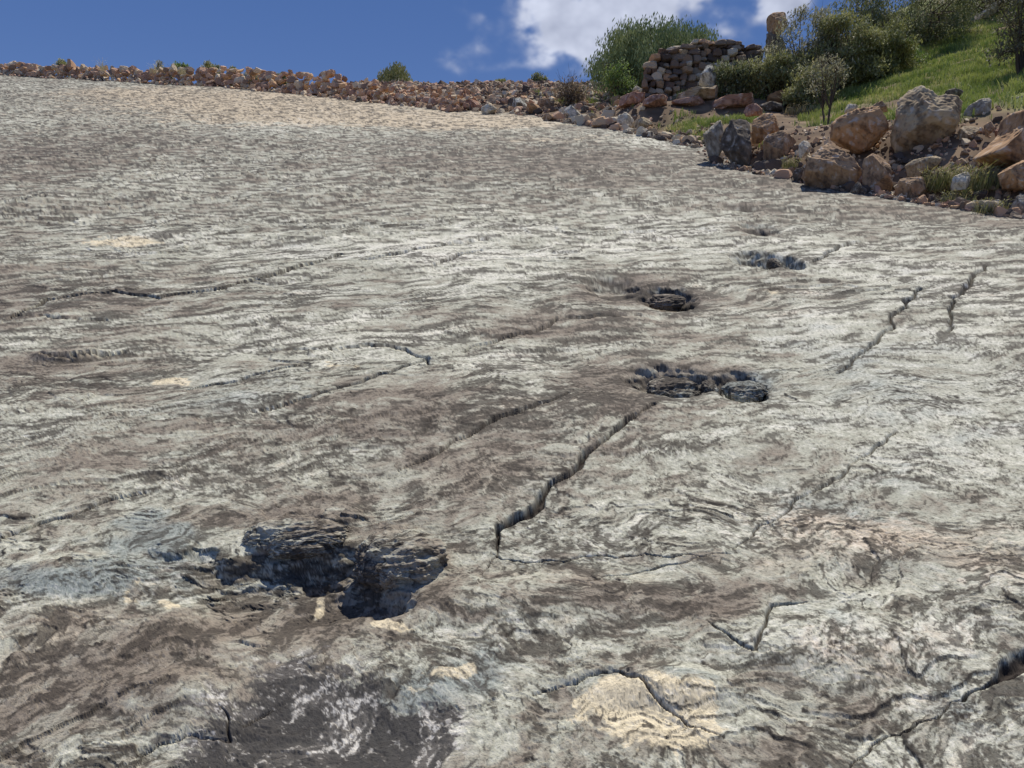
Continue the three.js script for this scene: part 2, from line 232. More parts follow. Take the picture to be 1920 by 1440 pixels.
let du = 0, dv = 0;
const out = { h: 0, r: 0, g: 0, b: 0, pr: -1, cr: -1 };
function grainy(x, y, o) { let s = 0, a = 0.42; for (let i = 0; i < o; i++) { s += a * n2(x, y); a *= 0.74; const t = x * 1.5 - y * 1.25; y = x * 1.25 + y * 1.5 + 7.3; x = t + 15.1; } return s; }
function flake(f, e) { const t = f - Math.floor(f); return t < e ? t / e : (1 - t) / (1 - e); }        // a plate that rises gently and breaks off in a sharp scarp
function slabAt(x, d) {
  // layered, flaking surface: plates of four sizes overlapping like shingles
  const fw = sst(2.2, 4.5, d), w3 = 0.035 * (1 - 0.5 * fw), w31 = 0.008 * (1 - 0.9 * fw), w90 = 0.0035 * (1 - fw);
  const wx = x + 0.10 * n2(x * 1.9, d * 1.9) + w3 * n2(x * 7, d * 7 + 3) + w31 * n2(x * 31, d * 31) + w90 * n2(x * 90, d * 90), wd = d + 0.10 * n2(x * 1.9 + 40, d * 1.9) + w3 * n2(x * 7 + 9, d * 7) + w31 * n2(x * 31 + 5, d * 31) + w90 * n2(x * 90 + 5, d * 90);
  let u = wx * 0.97 + wd * 0.22, v = wd * 0.97 - wx * 0.22;
  const fa = f2(u * 0.6, v * 1.5, 4) * 5 - d * 0.8, fb = f2(u * 1.9 + 9, v * 4.2, 3) * 4.5 - d * 2.0, fc = f2(u * 5.5 + 4, v * 11, 3) * 4 - d * 5, fd = f2(u * 15 + 14, v * 27, 3) * 3.2 - d * 10;
  const far = sst(3, 9, d), ma = lerp(sst(0.0, 0.4, n2(x * 1.3 + 35, d * 1.9)), sst(-0.3, 0.3, n2(x * 0.6 + 35, d * 0.9)), far), mb = lerp(sst(0.05, 0.4, n2(x * 2.4 + 5, d * 3.4)), sst(-0.3, 0.35, n2(x * 0.8 + 5, d * 1.1)), far), mc = sst(0.0, 0.45, n2(x * 4.3 + 15, d * 6) + 0.1), md = sst(-0.05, 0.4, n2(x * 8 + 15, d * 11));
  let h = 0.055 * f2(x * 0.4 + 3, d * 0.4, 3) + 0.012 * n2(x * 1.5, d * 1.5) + 0.005 * n2(x * 4, d * 4);
  h += flake(fa, 0.985) * lerp(0.0075, 0.024, far) * ma + flake(fb, 0.965) * lerp(0.0050, 0.012, far) * mb + flake(fc, 0.95) * lerp(0.0042, 0.006, far) * (0.15 + 0.85 * mc) + flake(fd, 0.90) * 0.0028 * md * (1 - 0.7 * fw);
  h += 0.0016 * (1 - 0.8 * fw) * grainy(u * 26, v * 36, 4);
  // cracks
  let crk = 0, deb = 0, crId = -1; const rs = Math.min(d * d / 1090, d * 0.0075) * 0.30;
  for (let k = 0; k < cracks.length; k++) {
    const c = cracks[k], b = c.box; if (x < b[0] || x > b[1] || d < b[2] || d > b[3]) continue;
    const jx = x + 0.028 * n2(x * 5, d * 5) + 0.011 * n2(x * 15, d * 15) + 0.0025 * n2(x * 40, d * 40), jd = d + 0.028 * n2(x * 5 + 7, d * 5) + 0.011 * n2(x * 15 + 3, d * 15) + 0.0025 * n2(x * 40 + 9, d * 40);
    for (let i = 0; i < c.q.length - 1; i++) {
      const ax = c.q[i][0], ad = c.q[i][1], bx = c.q[i + 1][0] - ax, bd = c.q[i + 1][1] - ad;
      const t = clamp(((jx - ax) * bx + (jd - ad) * bd) / (bx * bx + bd * bd)), ds = Math.hypot(jx - ax - bx * t, jd - ad - bd * t);
      const w = rs + lerp(c.w[i], c.w[i + 1], t) * Math.max(0.12, 0.62 + 0.8 * n2(x * 5 + 2, d * 5)), m = c.deb ? 1 - sst(w * 0.55, w * 1.15, ds) : clamp(1.35 - ds / w);
      if (m > crk) { crk = m; if (c.deb && m > 0.3) { deb = m; crId = k; } }
      if (m > 0) h -= 0; 
      if (ds < 0.16) h += (c.z * 0.22) * Math.exp(-ds * 16) * ((bx * (jd - ad) - bd * (jx - ax)) < 0 ? -0.5 : 0.6) * sst(0, 0.03, ds);
      if (m > (c._m || 0)) { c._m = m; c._w = w; }
    }
    if (c._m > 0) { h -= Math.min(1.5 * c.z, 4.5 * c._w) * c._m * (c.deb ? 0.75 + 0.35 * n2(x * 30, d * 30) : 1); c._m = 0; }
  }
  // footprints and swells
  let pr = -1, pit = 0;
  const qx = x + 0.030 * n2(x * 5, d * 5) + 0.012 * n2(x * 17, d * 17), qd = d + 0.030 * n2(x * 5 + 20, d * 5) + 0.012 * n2(x * 17 + 4, d * 17);
  for (let k = 0; k < prints.length; k++) for (const e of prints[k].l) {
    if (Math.abs(qx - e[0]) > e[2] * 1.35 || Math.abs(qd - e[1]) > e[3] * 1.35) continue;
    const b = bump(e, qx, qd); h -= e[4] * b; if (b > 0.12) pr = k; pit = Math.max(pit, b * (e[4] > 0.08 ? 1 : 0));
  }
  if (pr >= 0) { const k = Math.min(1, pit * 2) ; h += k * (0.014 * Math.abs(n2(x * 8, d * 8)) - 0.005); }
  for (const e of swells) h -= e[4] * bump(e, x, d);
  // matter: mineral tones, lichen and weathering crusts (looked up in space, so that steep walls keep their grain)
  if (pr >= 0 || crk > 0.05) { const e = h * 1.8; du = e * 0.6; dv = e; }
  const cx = x + 0.14 * n2(x * 2.3, d * 2.3 + 70) + 0.05 * n2(x * 9, d * 9 + 20), cd = d + 0.14 * n2(x * 2.3 + 60, d * 2.3) + 0.05 * n2(x * 9 + 30, d * 9);
  u += du; v += dv; du = dv = 0;
  const S = sst(2.0, 5.0, d), S2 = sst(3, 8, d), st = grainy(u * 3.4 + 80, v * 12, 4), st2 = grainy(u * 3.0 + 31, v * 10 + 5, 4), st3 = grainy(u * 7 + 3, v * 26 + 5, 3);   // long streaks along the strike
  const m1 = f2(u * 1.6 + 30, v * 3.0, 5) * 2, m2 = lerp(f2(u * 7 + 3, v * 10, 4) * 2, st2 * 1.6, S), m3 = lerp(f2(u * 26, v * 35 + 6, 3) * 2, st3 * 1.2, S2), m5 = f2(x * 0.55, d * 0.55 + 30, 3) * 2;
  const lay = PERM[(Math.floor(fb) * 7 + Math.floor(fa) * 3) & 255] / 255 - 0.5, lay2 = PERM[(Math.floor(fc) * 5 + Math.floor(fb)) & 255] / 255 - 0.5;
  const pale = zsum(zPale, cx, cd), brown = zsum(zBrown, cx, cd), blue = zsum(zBlue, cx, cd), pink = zsum(zPink, cx, cd), tan = zsum(zTan, cx, cd), cream = zsum(zCream, cx, cd), dark = zsum(zDark, cx, cd);
  const m6 = lerp(grainy(u * 11 + 60, v * 17, 6), st * 1.15 + 0.3 * st3, S), m7 = grainy(u * 42 + 7, v * 58, 4) * (1 - 0.6 * S2), m8 = grainy(u * 120, v * 150 + 9, 2);
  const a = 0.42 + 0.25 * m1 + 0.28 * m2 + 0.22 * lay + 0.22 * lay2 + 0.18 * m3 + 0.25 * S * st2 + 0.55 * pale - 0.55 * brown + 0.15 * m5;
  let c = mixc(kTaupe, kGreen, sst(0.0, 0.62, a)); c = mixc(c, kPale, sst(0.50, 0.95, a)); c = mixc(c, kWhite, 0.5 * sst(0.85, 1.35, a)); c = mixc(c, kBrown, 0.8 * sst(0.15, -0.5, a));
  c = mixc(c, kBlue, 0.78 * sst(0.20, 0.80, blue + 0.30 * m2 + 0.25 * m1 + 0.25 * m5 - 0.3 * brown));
  c = mixc(c, kPink, 0.7 * sst(0.2, 0.9, pink + 0.35 * m1 + 0.25 * m3 + 0.15 * m5));
  c = mixc(c, kTan, 0.85 * sst(0.3, 0.8, tan + 0.35 * m2 + 0.35 * m1));
  const crm = sst(0.50, 0.66, cream + 0.26 * m1 + 0.22 * m2 + 0.16 * m3 + 0.25 * m7 + 0.12 * lay2);
  c = mixc(c, kCream, 0.9 * crm);
  const film = sst(0.40, 0.62, dark + 0.30 * m1 + 0.25 * m2 + 0.6 * m6 + 0.4 * m7 - 0.06);
  c = mixc(c, mixc(kDark, C(112, 108, 104), sst(-0.3, 0.5, m2 + m7)), 0.95 * film);
  const lace = Math.abs(f2(x * 16 + 5, d * 20, 3)), dk = sst(0.3, 0.7, dark);                     // pale crust: rings and flecks on the dark film
  c = mixc(c, kWhite, 0.72 * dk * sst(0.12, 0.36, -m6 * 0.5 + 0.85 * m7 + 0.30 * m2 + 0.2 * m1));
  c = mixc(c, kWhite, 0.45 * sst(0.035, 0.010, lace) * sst(0.0, 0.4, m7) * sst(0.15, 0.5, brown + dark - 0.3));
  // dark lichen and dirt: flecks, thin seams, grain; flake-edge lines also paint scarp shade
  const q = 0.05 + 0.14 * m1 - 0.22 * m2 + 0.16 * brown - 0.14 * pale - 0.16 * lay2 + 0.05 * far, k1 = 1 - 0.8 * crm, k2 = 1 - film;
  const g1 = sst(0.04, 0.30, m6 + 0.4 * m7 + q), g2 = sst(0.10, 0.50, m7 + 0.6 * m8 + 0.5 * q), ta = fa - Math.floor(fa), tb = fb - Math.floor(fb), tc = fc - Math.floor(fc), g5 = Math.max(ma * sst(0.935, 0.97, ta), mb * sst(0.90, 0.95, tb), mc * sst(0.88, 0.94, tc)) * sst(-0.32, -0.05, m6 + 0.3 * m1), g4 = sst(0.05, 0.015, Math.abs(m2 * 0.5 + 0.10 * m6)) * sst(-0.05, 0.35, m1 + 0.6 * m6);
  c = mixc(c, kGrit, 0.66 * g1 * k1 * k2); c = mixc(c, kGrit, 0.52 * g2 * (0.4 + 0.6 * k1) * k2); c = mixc(c, kGrit, 0.60 * g4 * k1 * k2); c = mixc(c, kGrit, 0.82 * g5 * k2);
  c = mixc(c, kWhite, 0.36 * sst(0.10, 0.42, -m7 + 0.5 * m8 - 0.7 * m6) * sst(0.1, 0.8, a) * k2);
  if (film > 0.01) c = mixc(c, kGrit, 0.35 * film * g2);
  if (crk > 0.1) c = mixc(c, C(70, 60, 51), 0.85 * sst(0.2, 0.65, crk + 0.4 * m7));        // crack shade painted in as dark brown, with some soil and lichen
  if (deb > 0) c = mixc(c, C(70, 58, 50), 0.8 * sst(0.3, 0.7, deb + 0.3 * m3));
  const lum = Math.max(0.01, 0.3 * c[0] + 0.5 * c[1] + 0.2 * c[2]), ctr = (lum / 0.37) ** 0.34; c = c.map(q => q * ctr);
  out.h = h; out.r = Math.min(0.95, c[0] * 1.06); out.g = Math.min(0.95, c[1] * 1.045); out.b = Math.min(0.95, c[2] * 1.03); out.pr = pr; out.cr = crId;
}
{
  const rows = [-4, -3, -2, -1.2, -0.5, 0, 0.3, 0.6, 0.85, 1.05, 1.2, 1.3, 1.38, 1.44];
  for (let d = 1.48; d < 47;) { rows.push(d); d += Math.min(d * d / 1220 * 1.12, d * 0.0075) * (d > 2.3 && d < 2.85 ? 0.5 : d > 3.65 && d < 4.15 || d > 5 && d < 5.6 || d > 6.1 && d < 6.6 || d > 7 && d < 7.4 ? 0.45 : 1); }
  const cols = []; const N = 930;
  for (let j = 0; j <= N; j++) cols.push([(j / N * 2 - 1) * 0.70, 0]);
  for (let k = 1; k <= 50; k++) { const e = k / 50; cols.push([0.70 + 0.25 * e, 3.0 * e * e]); cols.unshift([-0.70 - 0.25 * e, -3.0 * e * e]); }
  const nr = rows.length, nc = cols.length, P = new Float32Array(nr * nc * 3), K = new Float32Array(nr * nc * 3), U = new Float32Array(nr * nc * 2), id = new Int16Array(nr * nc), S = new Float32Array(nr * nc);
  for (let i = 0, o = 0; i < nr; i++) for (let j = 0; j < nc; j++, o++) {
    const d = rows[i], x = cols[j][0] * Math.max(d, 0.8) + cols[j][1], edgeS = d > 5 ? sdEdge(x, d) : -9;
    S[o] = d > crest(x, d) + 0.6 ? 9 : edgeS;
    P[o * 3] = x; P[o * 3 + 2] = -d; U[o * 2] = x; U[o * 2 + 1] = d;
    if (S[o] > 1.2) { P[o * 3 + 1] = TILT * d; continue; }
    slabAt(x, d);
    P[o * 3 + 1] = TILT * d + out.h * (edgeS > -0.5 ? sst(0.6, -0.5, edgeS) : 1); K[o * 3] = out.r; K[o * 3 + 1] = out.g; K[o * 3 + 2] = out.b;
    U[o * 2 + 1] = d - out.h * 1.3;
    id[o] = out.pr >= 0 ? 1 + out.pr : out.cr >= 0 ? 20 + out.cr : 0;
  }
  { // crumbling walls inside the hollows: worn out along the surface normal
    const Q = P.slice(), V = new THREE.Vector3(), A = new THREE.Vector3(), Bv = new THREE.Vector3();
    for (let i = 1; i < nr - 1; i++) for (let j = 1; j < nc - 1; j++) {
      const o = i * nc + j; if (id[o] < 1 || id[o] >= 20) continue;
      A.set(Q[o * 3 + 3] - Q[o * 3 - 3], Q[o * 3 + 4] - Q[o * 3 - 2], Q[o * 3 + 5] - Q[o * 3 - 1]); const p = (o + nc) * 3, q = (o - nc) * 3; Bv.set(Q[p] - Q[q], Q[p + 1] - Q[q + 1], Q[p + 2] - Q[q + 2]); V.crossVectors(A, Bv).normalize();
      const x = Q[o * 3], y = Q[o * 3 + 1] * 1.4, z = Q[o * 3 + 2], w = V.y < 0.25 ? 0 : (0.35 + 1.0 * sst(0.95, 0.6, V.y)) * (0.018 * Math.abs(n3(x * 7, y * 7, z * 7)) + 0.011 * n3(x * 15, y * 15, z * 15) + 0.005 * n3(x * 48, y * 48, z * 48) - 0.004);
      P[o * 3] += V.x * w; P[o * 3 + 1] += V.y * w; P[o * 3 + 2] += V.z * w;
    }
  }
  const lists = new Map();
  for (let i = 0; i < nr - 1; i++) for (let j = 0; j < nc - 1; j++) {
    const a = i * nc + j, b = a + 1, c = a + nc, e = c + 1; if (Math.min(S[a], S[b], S[c], S[e]) > 0.7) continue;
    const k = id[a] && id[a] === id[e] ? id[a] : 0; if (!lists.has(k)) lists.set(k, []); lists.get(k).push(a, b, c, b, e, c);
  }
  const whole = new THREE.BufferGeometry(); whole.setAttribute('position', new THREE.BufferAttribute(P, 3));
  const all = []; for (const l of lists.values()) for (let q = 0; q < l.length; q++) all.push(l[q]); whole.setIndex(all); whole.computeVertexNormals();
  const NN = whole.attributes.normal.array;
  const sub = l => {
    const map = new Int32Array(nr * nc).fill(-1), idx = new Uint32Array(l.length); let n = 0; const src = [];
    for (let q = 0; q < l.length; q++) { if (map[l[q]] < 0) { map[l[q]] = n++; src.push(l[q]); } idx[q] = map[l[q]]; }
    const g = new THREE.BufferGeometry(), take = (A, w) => { const r = new Float32Array(n * w); for (let q = 0; q < n; q++) for (let e = 0; e < w; e++) r[q * w + e] = A[src[q] * w + e]; return new THREE.BufferAttribute(r, w); };
    g.setAttribute('position', take(P, 3)); g.setAttribute('normal', take(NN, 3)); g.setAttribute('color', take(K, 3)); g.setAttribute('uv', take(U, 2)); g.setIndex(new THREE.BufferAttribute(idx, 1)); return g;
  };
  const T = 1024, px = new Uint8Array(T * T * 4), pc = new Uint8Array(T * T * 4);            // fine grit and mineral grain, tiled every 0.6 m
  for (let j = 0; j < T; j++) for (let i = 0; i < T; i++) {
    const fx = i / T, fy = j / T, wx = sst(0, 1, fx), wy = sst(0, 1, fy), W = g => lerp(lerp(g(fx + 1, fy + 1), g(fx, fy + 1), wx), lerp(g(fx + 1, fy), g(fx, fy), wx), wy) / Math.sqrt((wx * wx + (1 - wx) ** 2) * (wy * wy + (1 - wy) ** 2));
    const n = W((x, y) => grainy(x * 34 + 3, y * 46 + 5, 4)), m = W((x, y) => grainy(x * 90 + 13, y * 120 + 45, 2));
    const v = clamp(0.5 + 0.55 * n + 0.25 * m) * 255, c = clamp(0.72 + 0.30 * sst(0.5, -0.6, n) - 0.36 * sst(0.15, 0.5, m + 0.5 * n)) * 255, o = (j * T + i) * 4;
    px[o] = px[o + 1] = px[o + 2] = v; pc[o] = c; pc[o + 1] = c * 0.992; pc[o + 2] = c * 0.98; px[o + 3] = pc[o + 3] = 255;
  }
  const tex = a => { const t = new THREE.DataTexture(a, T, T); t.wrapS = t.wrapT = THREE.RepeatWrapping; t.repeat.set(1 / 0.6, 1 / 0.6); t.magFilter = THREE.LinearFilter; t.minFilter = THREE.LinearMipmapLinearFilter; t.generateMipmaps = true; t.needsUpdate = true; return t; };
  const bt = tex(px), ct = tex(pc); ct.colorSpace = THREE.LinearSRGBColorSpace;
  const mat = new THREE.MeshStandardMaterial({ vertexColors: true, roughness: 0.9, map: ct, bumpMap: bt, bumpScale: 0.003, side: THREE.DoubleSide }); mat.name = 'weathered_slab_rock';
  const slab = top(new THREE.Mesh(sub(lists.get(0)), mat), 'rock_slab');
  tag(slab, 'broad sloping slab of grey green flaking rock with footprint hollows and cracks', 'rock slab', null, 'structure');
  for (const [k, l] of [...lists].sort((p, q) => p[0] - q[0])) { if (!k) continue; const m = part(slab, k < 20 ? 'footprint' : 'fissure', sub(l), mat); if (k < 20) m.userData.label = prints[k - 1].label; else m.userData.label = k === 20 ? 'wide crack filled with dark debris running up the slab' : 'broad dark fissure at the lower right of the slab'; }
  const knob = (px, py, lift, rx, rn, rd, seed, label, detail = 56) => {       // a rounded mass of the same rock standing out of the slab, undercut in front
    const g = mergeVertices(new THREE.IcosahedronGeometry(1, detail).deleteAttribute('normal').deleteAttribute('uv')), p = g.attributes.position, [cx, cd] = plan(px, py), col = new Float32Array(p.count * 3), uv = new Float32Array(p.count * 2), V = new THREE.Vector3(), ct18 = Math.cos(0.314), st18 = Math.sin(0.314);
    for (let i = 0; i < p.count; i++) {
      V.fromBufferAttribute(p, i); const x = V.x, y = V.y, z = V.z, k = 1 + 0.26 * f3(x * 1.3 + seed, y * 1.3, z * 1.3, 3) - 0.10 * Math.abs(n3(x * 2.6 + seed, y * 2.6, z * 2.6)) + 0.05 * n3(x * 7, y * 7 + seed, z * 7) + 0.025 * n3(x * 19, y * 19, z * 19 + seed);
      const X = x * k * rx, N = y * k * rn, Dd = -z * k * rd, d = cd + Dd * ct18 - N * st18, Y = TILT * cd + lift + N * ct18 + Dd * st18;
      slabAt(cx + X + 0.4 * N, d + 0.7 * N); col.set([out.r, out.g, out.b], i * 3); uv.set([cx + X + 0.5 * N, d + 1.5 * N], i * 2); p.setXYZ(i, cx + X, Y, -d);
    }
    g.setAttribute('color', new THREE.BufferAttribute(col, 3)); g.setAttribute('uv', new THREE.BufferAttribute(uv, 2)); g.computeVertexNormals(); part(slab, 'rock_knob', g, mat).userData.label = label;
  };
  knob(750, 1058, 0.012, 0.145, 0.085, 0.125, 3, 'rounded knob of rock at the right of the large footprint hollow');
  knob(556, 1012, 0.004, 0.175, 0.062, 0.095, 8, 'overhanging lip of rock above the dark hole of the large footprint hollow');
  knob(1262, 720, -0.034, 0.135, 0.060, 0.105, 13, 'brown lump of rock inside the left lobe of the double hollow', 34);
  knob(1398, 722, -0.036, 0.110, 0.052, 0.095, 17, 'bluish lump of rock inside the right lobe of the double hollow', 34);
  knob(1330, 722, -0.030, 0.040, 0.050, 0.080, 19, 'narrow rib of rock parting the double hollow', 26);
  knob(1250, 553, -0.048, 0.125, 0.050, 0.100, 27, 'lump of rock in the deeper side of the wide footprint', 26);
  knob(1452, 490, -0.030, 0.045, 0.050, 0.120, 29, 'rib of rock between the small joined hollows', 22);
  console.log('slab', nr, nc);
}

// ---------------------------------------------------------------- hillside: earth and turf beyond the slab
{
  const xs = [-300, -200, -140, -100, -75], ds = [-120, -80, -50, -30, -18, -10, -4, 0, 3];
  for (let x = -60; x < -8; x += 0.9) xs.push(x); for (let x = -8; x < 16; x += 0.09) xs.push(x); for (let x = 16; x < 32; x += 0.8) xs.push(x); xs.push(40, 60, 100, 180, 300);
  for (let d = 5; d < 27; d += 0.09) ds.push(d); for (let d = 27; d < 62; d += 0.5) ds.push(d); ds.push(66, 75, 90, 120, 160, 220, 300);
  const P = [], K = [], I = [], nx = xs.length;
  const kEarth = C(98, 80, 62), kEarth2 = C(138, 116, 92), kTurf = C(92, 112, 50), kTurf2 = C(124, 136, 68);
  for (const d of ds) for (const x of xs) {
    const s = sdEdge(x, d); P.push(x, ground(x, d, s), -d);
    const turf = 0.8 * grassCover(x, d, s) * sst(-0.75, 0.0, n2(x * 0.9, d * 0.9) + 0.6 * n2(x * 2.7, d * 2.7)), n = f2(x * 3, d * 3, 4) * 2, k = mixc(mixc(kEarth, kEarth2, sst(-0.4, 0.6, n)), mixc(kTurf, kTurf2, sst(-0.5, 0.5, n)), turf); K.push(...k);
  }
  for (let i = 0; i < ds.length - 1; i++) for (let j = 0; j < nx - 1; j++) { const a = i * nx + j; I.push(a, a + 1, a + nx, a + 1, a + nx + 1, a + nx); }
  const g = new THREE.BufferGeometry(); g.setAttribute('position', new THREE.Float32BufferAttribute(P, 3)); g.setAttribute('color', new THREE.Float32BufferAttribute(K, 3)); g.setIndex(I); g.computeVertexNormals();
  tag(top(new THREE.Mesh(g, new THREE.MeshStandardMaterial({ vertexColors: true, roughness: 1, side: THREE.DoubleSide })), 'hillside'), 'earth and turf hillside rising beside the rock slab', 'hillside', null, 'structure');
}
function grassCover(x, d, s) {
  const a = x / Math.max(d, 1), n = n2(x * 1.1, d * 1.1) * 0.35 + n2(x * 3.1, d * 3.1) * 0.2;
  let g = sst(1.5, 2.3, s + n * 1.2) * sst(0.33, 0.40, a + n * 0.05) ;                                          // the green slope on the right
  g = Math.max(g, sst(0.4, 0.9, s + n) * sst(0.12, 0.16, a + n * 0.03) * sst(0.31, 0.27, a + n * 0.03) * sst(15.6, 14.6, d + n));   // the patch under the ledge
  g = Math.max(g, 0.8 * sst(0.19, 0.22, a) * sst(0.42, 0.36, a) * sst(16.2, 17, d + n));
  g = Math.max(g, 0.35 * sst(0.0, 0.3, n) * sst(0.5, 1.2, s) * sst(0.25, 0.0, a) * sst(-0.1, 0.0, a));
  return g;
}

// outline in survey pixels, distance d; z4 turns coordinates of an enlarged strip of the survey picture into survey pixels
const z4 = l => l.map(([x, y]) => [1300 + x * 0.3229, 140 + y * 0.3229]);
function boulder(name, label, pts, dist, tone, { thick = 0.8, faces = 7, detail = 20, category = 'boulder', group, sink = 0.0 } = {}) {
  const seed = rockSeed++; let cx = 0, cy = 0; for (const [x, y] of pts) { cx += x / pts.length; cy += y / pts.length; }
  const lowPy = Math.max(...pts.map(p => p[1])), d = dist === 'slab' ? plan(cx, lowPy)[1] + 0.10 + 0.00022 * (Math.max(...pts.map(p => p[0])) - Math.min(...pts.map(p => p[0]))) * plan(cx, lowPy)[1] * thick : dist || -onGround(cx, lowPy - 2).z;
  const c = at(cx, cy, d), loc = pts.map(([x, y]) => { const q = at(x, y, d); return [q.x - c.x, q.y - c.y]; });
  const w = Math.max(...loc.map(p => p[0])) - Math.min(...loc.map(p => p[0])), h = Math.max(...loc.map(p => p[1])) - Math.min(...loc.map(p => p[1])), low = Math.min(...loc.map(p => p[1]));
  const g = boulderGeo(loc, thick * 0.5 * Math.min(w, h * 1.4), seed, faces, detail, tone); g.translate(0, -low, 0);
  const m = top(new THREE.Mesh(g, rockMat), name); m.position.set(c.x, c.y + low - sink, c.z); return tag(m, label, category, group);
}
const box = (x0, y0, x1, y1, s = 1) => { const r = rng(s * 31 + x0), o = []; const n = 9; for (let i = 0; i < n; i++) { const a = -i / n * 2 * Math.PI + r() * 0.4, k = 1 / Math.max(Math.abs(Math.cos(a)), Math.abs(Math.sin(a))); const e = lerp(1, k, 0.45) * (0.86 + 0.22 * r()); o.push([(x0 + x1) / 2 + Math.cos(a) * e * (x1 - x0) / 2, (y0 + y1) / 2 - Math.sin(a) * e * (y1 - y0) / 2]); } return o; };
const G1 = 'boulders banked along the right edge of the slab';
const B = (label, pts, d, tone, o) => boulder('boulder', label, z4(pts), d, tone, { group: G1, ...o });
B('tallest boulder, tan with a broad shaded underside, leaning over the bank', [[1175, 180], [1220, 110], [1270, 70], [1330, 60], [1370, 110], [1400, 130], [1480, 125], [1550, 150], [1570, 200], [1560, 270], [1500, 340], [1400, 440], [1300, 490], [1200, 470], [1160, 390], [1155, 300], [1172, 250]], 9.6, 'tan', { faces: 9, detail: 30, thick: 1.0 });
B('orange topped boulder with a dark front, touching the tallest boulder on its left', [[803, 290], [850, 240], [930, 210], [1000, 198], [1100, 195], [1170, 180], [1170, 240], [1110, 330], [1060, 430], [990, 450], [890, 405], [810, 370], [800, 320]], 9.8, 'orange', { faces: 9, detail: 26, thick: 1.0 });
B('big round lichen blotched boulder resting on the slab below the orange topped one', [[645, 500], [700, 410], [790, 385], [830, 430], [890, 465], [950, 520], [970, 580], [930, 650], [860, 692], [740, 680], [655, 640], [640, 560]], 'slab', 'brown', { faces: 6, detail: 28, thick: 1.0 });
B('leftmost boulder, a smooth upright grey stone at the slab edge', [[62, 340], [90, 285], [150, 262], [190, 275], [190, 310], [168, 360], [165, 440], [135, 527], [95, 527], [70, 480]], 'slab', 'grey', { faces: 4, thick: 0.9 });
B('dark fronted boulder with a pale grey top beside the leftmost upright stone', [[170, 310], [230, 250], [320, 243], [345, 290], [330, 380], [370, 400], [335, 500], [300, 550], [220, 550], [150, 532], [165, 440]], 'slab', 'dark', { faces: 7, thick: 0.9 });
B('orange slanting boulder behind the brown round one', [[325, 275], [410, 225], [450, 225], [527, 290], [515, 335], [440, 345], [390, 395], [300, 390]], 11.2, 'orange', { faces: 6, thick: 1.1 });
B('brown mottled boulder standing below the orange slanting one', [[385, 420], [430, 350], [500, 330], [590, 360], [622, 410], [592, 500], [480, 555], [400, 560], [400, 490]], 'slab', 'brown', { faces: 5, thick: 0.9 });
B('small white topped stone between the brown mottled and the big round boulder', [[600, 400], [640, 380], [692, 392], [690, 430], [650, 480], [610, 490]], 10.3, 'pale', {});
B('upright narrow boulder half in shadow under the tallest boulder', [[995, 490], [1050, 450], [1110, 460], [1150, 520], [1180, 590], [1160, 650], [1150, 702], [1040, 704], [985, 620]], 'slab', 'brown', { faces: 6, thick: 1.0 });
B('pale flat topped boulder lying beneath the right side of the tallest boulder', [[1240, 520], [1290, 490], [1400, 475], [1450, 500], [1430, 545], [1340, 592], [1240, 588]], 9.0, 'tan', { thick: 1.3 });
B('squat brown boulder at the slab edge below the pale flat topped one', [[1162, 640], [1200, 605], [1340, 592], [1385, 640], [1355, 735], [1230, 744], [1170, 705]], 'slab', 'brown', { faces: 6, thick: 1.1 });
B('greyish boulder right of the tallest boulder, just below the grass', [[1580, 190], [1660, 145], [1750, 130], [1768, 180], [1705, 240], [1640, 272], [1570, 262]], 10.0, 'grey', { thick: 1.1 });
B('rounded tan stone in the earth bank right of the tallest boulder', [[1530, 340], [1580, 290], [1650, 300], [1667, 360], [1600, 432], [1535, 425]], 9.4, 'tan', { thick: 1.0 });
B('large orange edged boulder cut by the right edge of the picture', [[1650, 485], [1760, 400], [1840, 320], [1868, 220], [1950, 190], [2060, 240], [2080, 420], [2000, 520], [1900, 545], [1780, 525]], 8.6, 'orange', { faces: 8, detail: 26, thick: 1.0 });
B('bare orange boulder at the far right above the grass tussock', [[1765, 590], [1850, 530], [1960, 480], [2050, 540], [2020, 650], [1900, 670], [1790, 655]], 8.1, 'orange', { thick: 1.0 });
B('cream angular stone lying in the grass tussock', [[1500, 595], [1590, 560], [1602, 630], [1570, 670], [1515, 672]], 8.4, 'pale', { faces: 4, thick: 1.2 });
B('brown broken stone at the slab edge under the tussock', [[1695, 760], [1720, 735], [1800, 720], [1815, 780], [1750, 818]], 'slab', 'grey', {});
B('brown boulder at the lower right corner of the bank', [[1828, 760], [1900, 680], [1960, 700], [1960, 830], [1850, 825]], 'slab', 'grey', {});
B('cream flat stone behind the orange topped boulder', [[868, 185], [910, 165], [970, 182], [960, 215], [880, 222]], 11.0, 'pale', {});
B('low brown stone in the grass behind the orange topped boulder', [[1020, 200], [1060, 165], [1100, 150], [1142, 180], [1130, 215], [1030, 215]], 11.2, 'brown', {});
B('low dark stone in the grass behind the tallest boulder', [[1450, 100], [1500, 80], [1580, 95], [1575, 145], [1480, 140]], 11.2, 'dark', {});
B('grey sharp edged block in front of the sandstone ledge', [[275, 195], [340, 170], [420, 168], [427, 232], [290, 244]], 12.3, 'red', { faces: 4 });
B('pale low stone at the right margin on the grass', [[1840, 140], [1900, 122], [1980, 125], [1980, 165], [1850, 160]], 10.2, 'tan', {});
B('dark stone wedged left of the big round boulder', [[575, 580], [600, 545], [650, 535], [660, 640], [590, 628]], 'slab', 'dark', {});
B('thin pale flake lying at the slab edge below the brown mottled boulder', [[408, 606], [470, 545], [506, 560], [480, 604]], 'slab', 'pale', { thick: 1.6 });
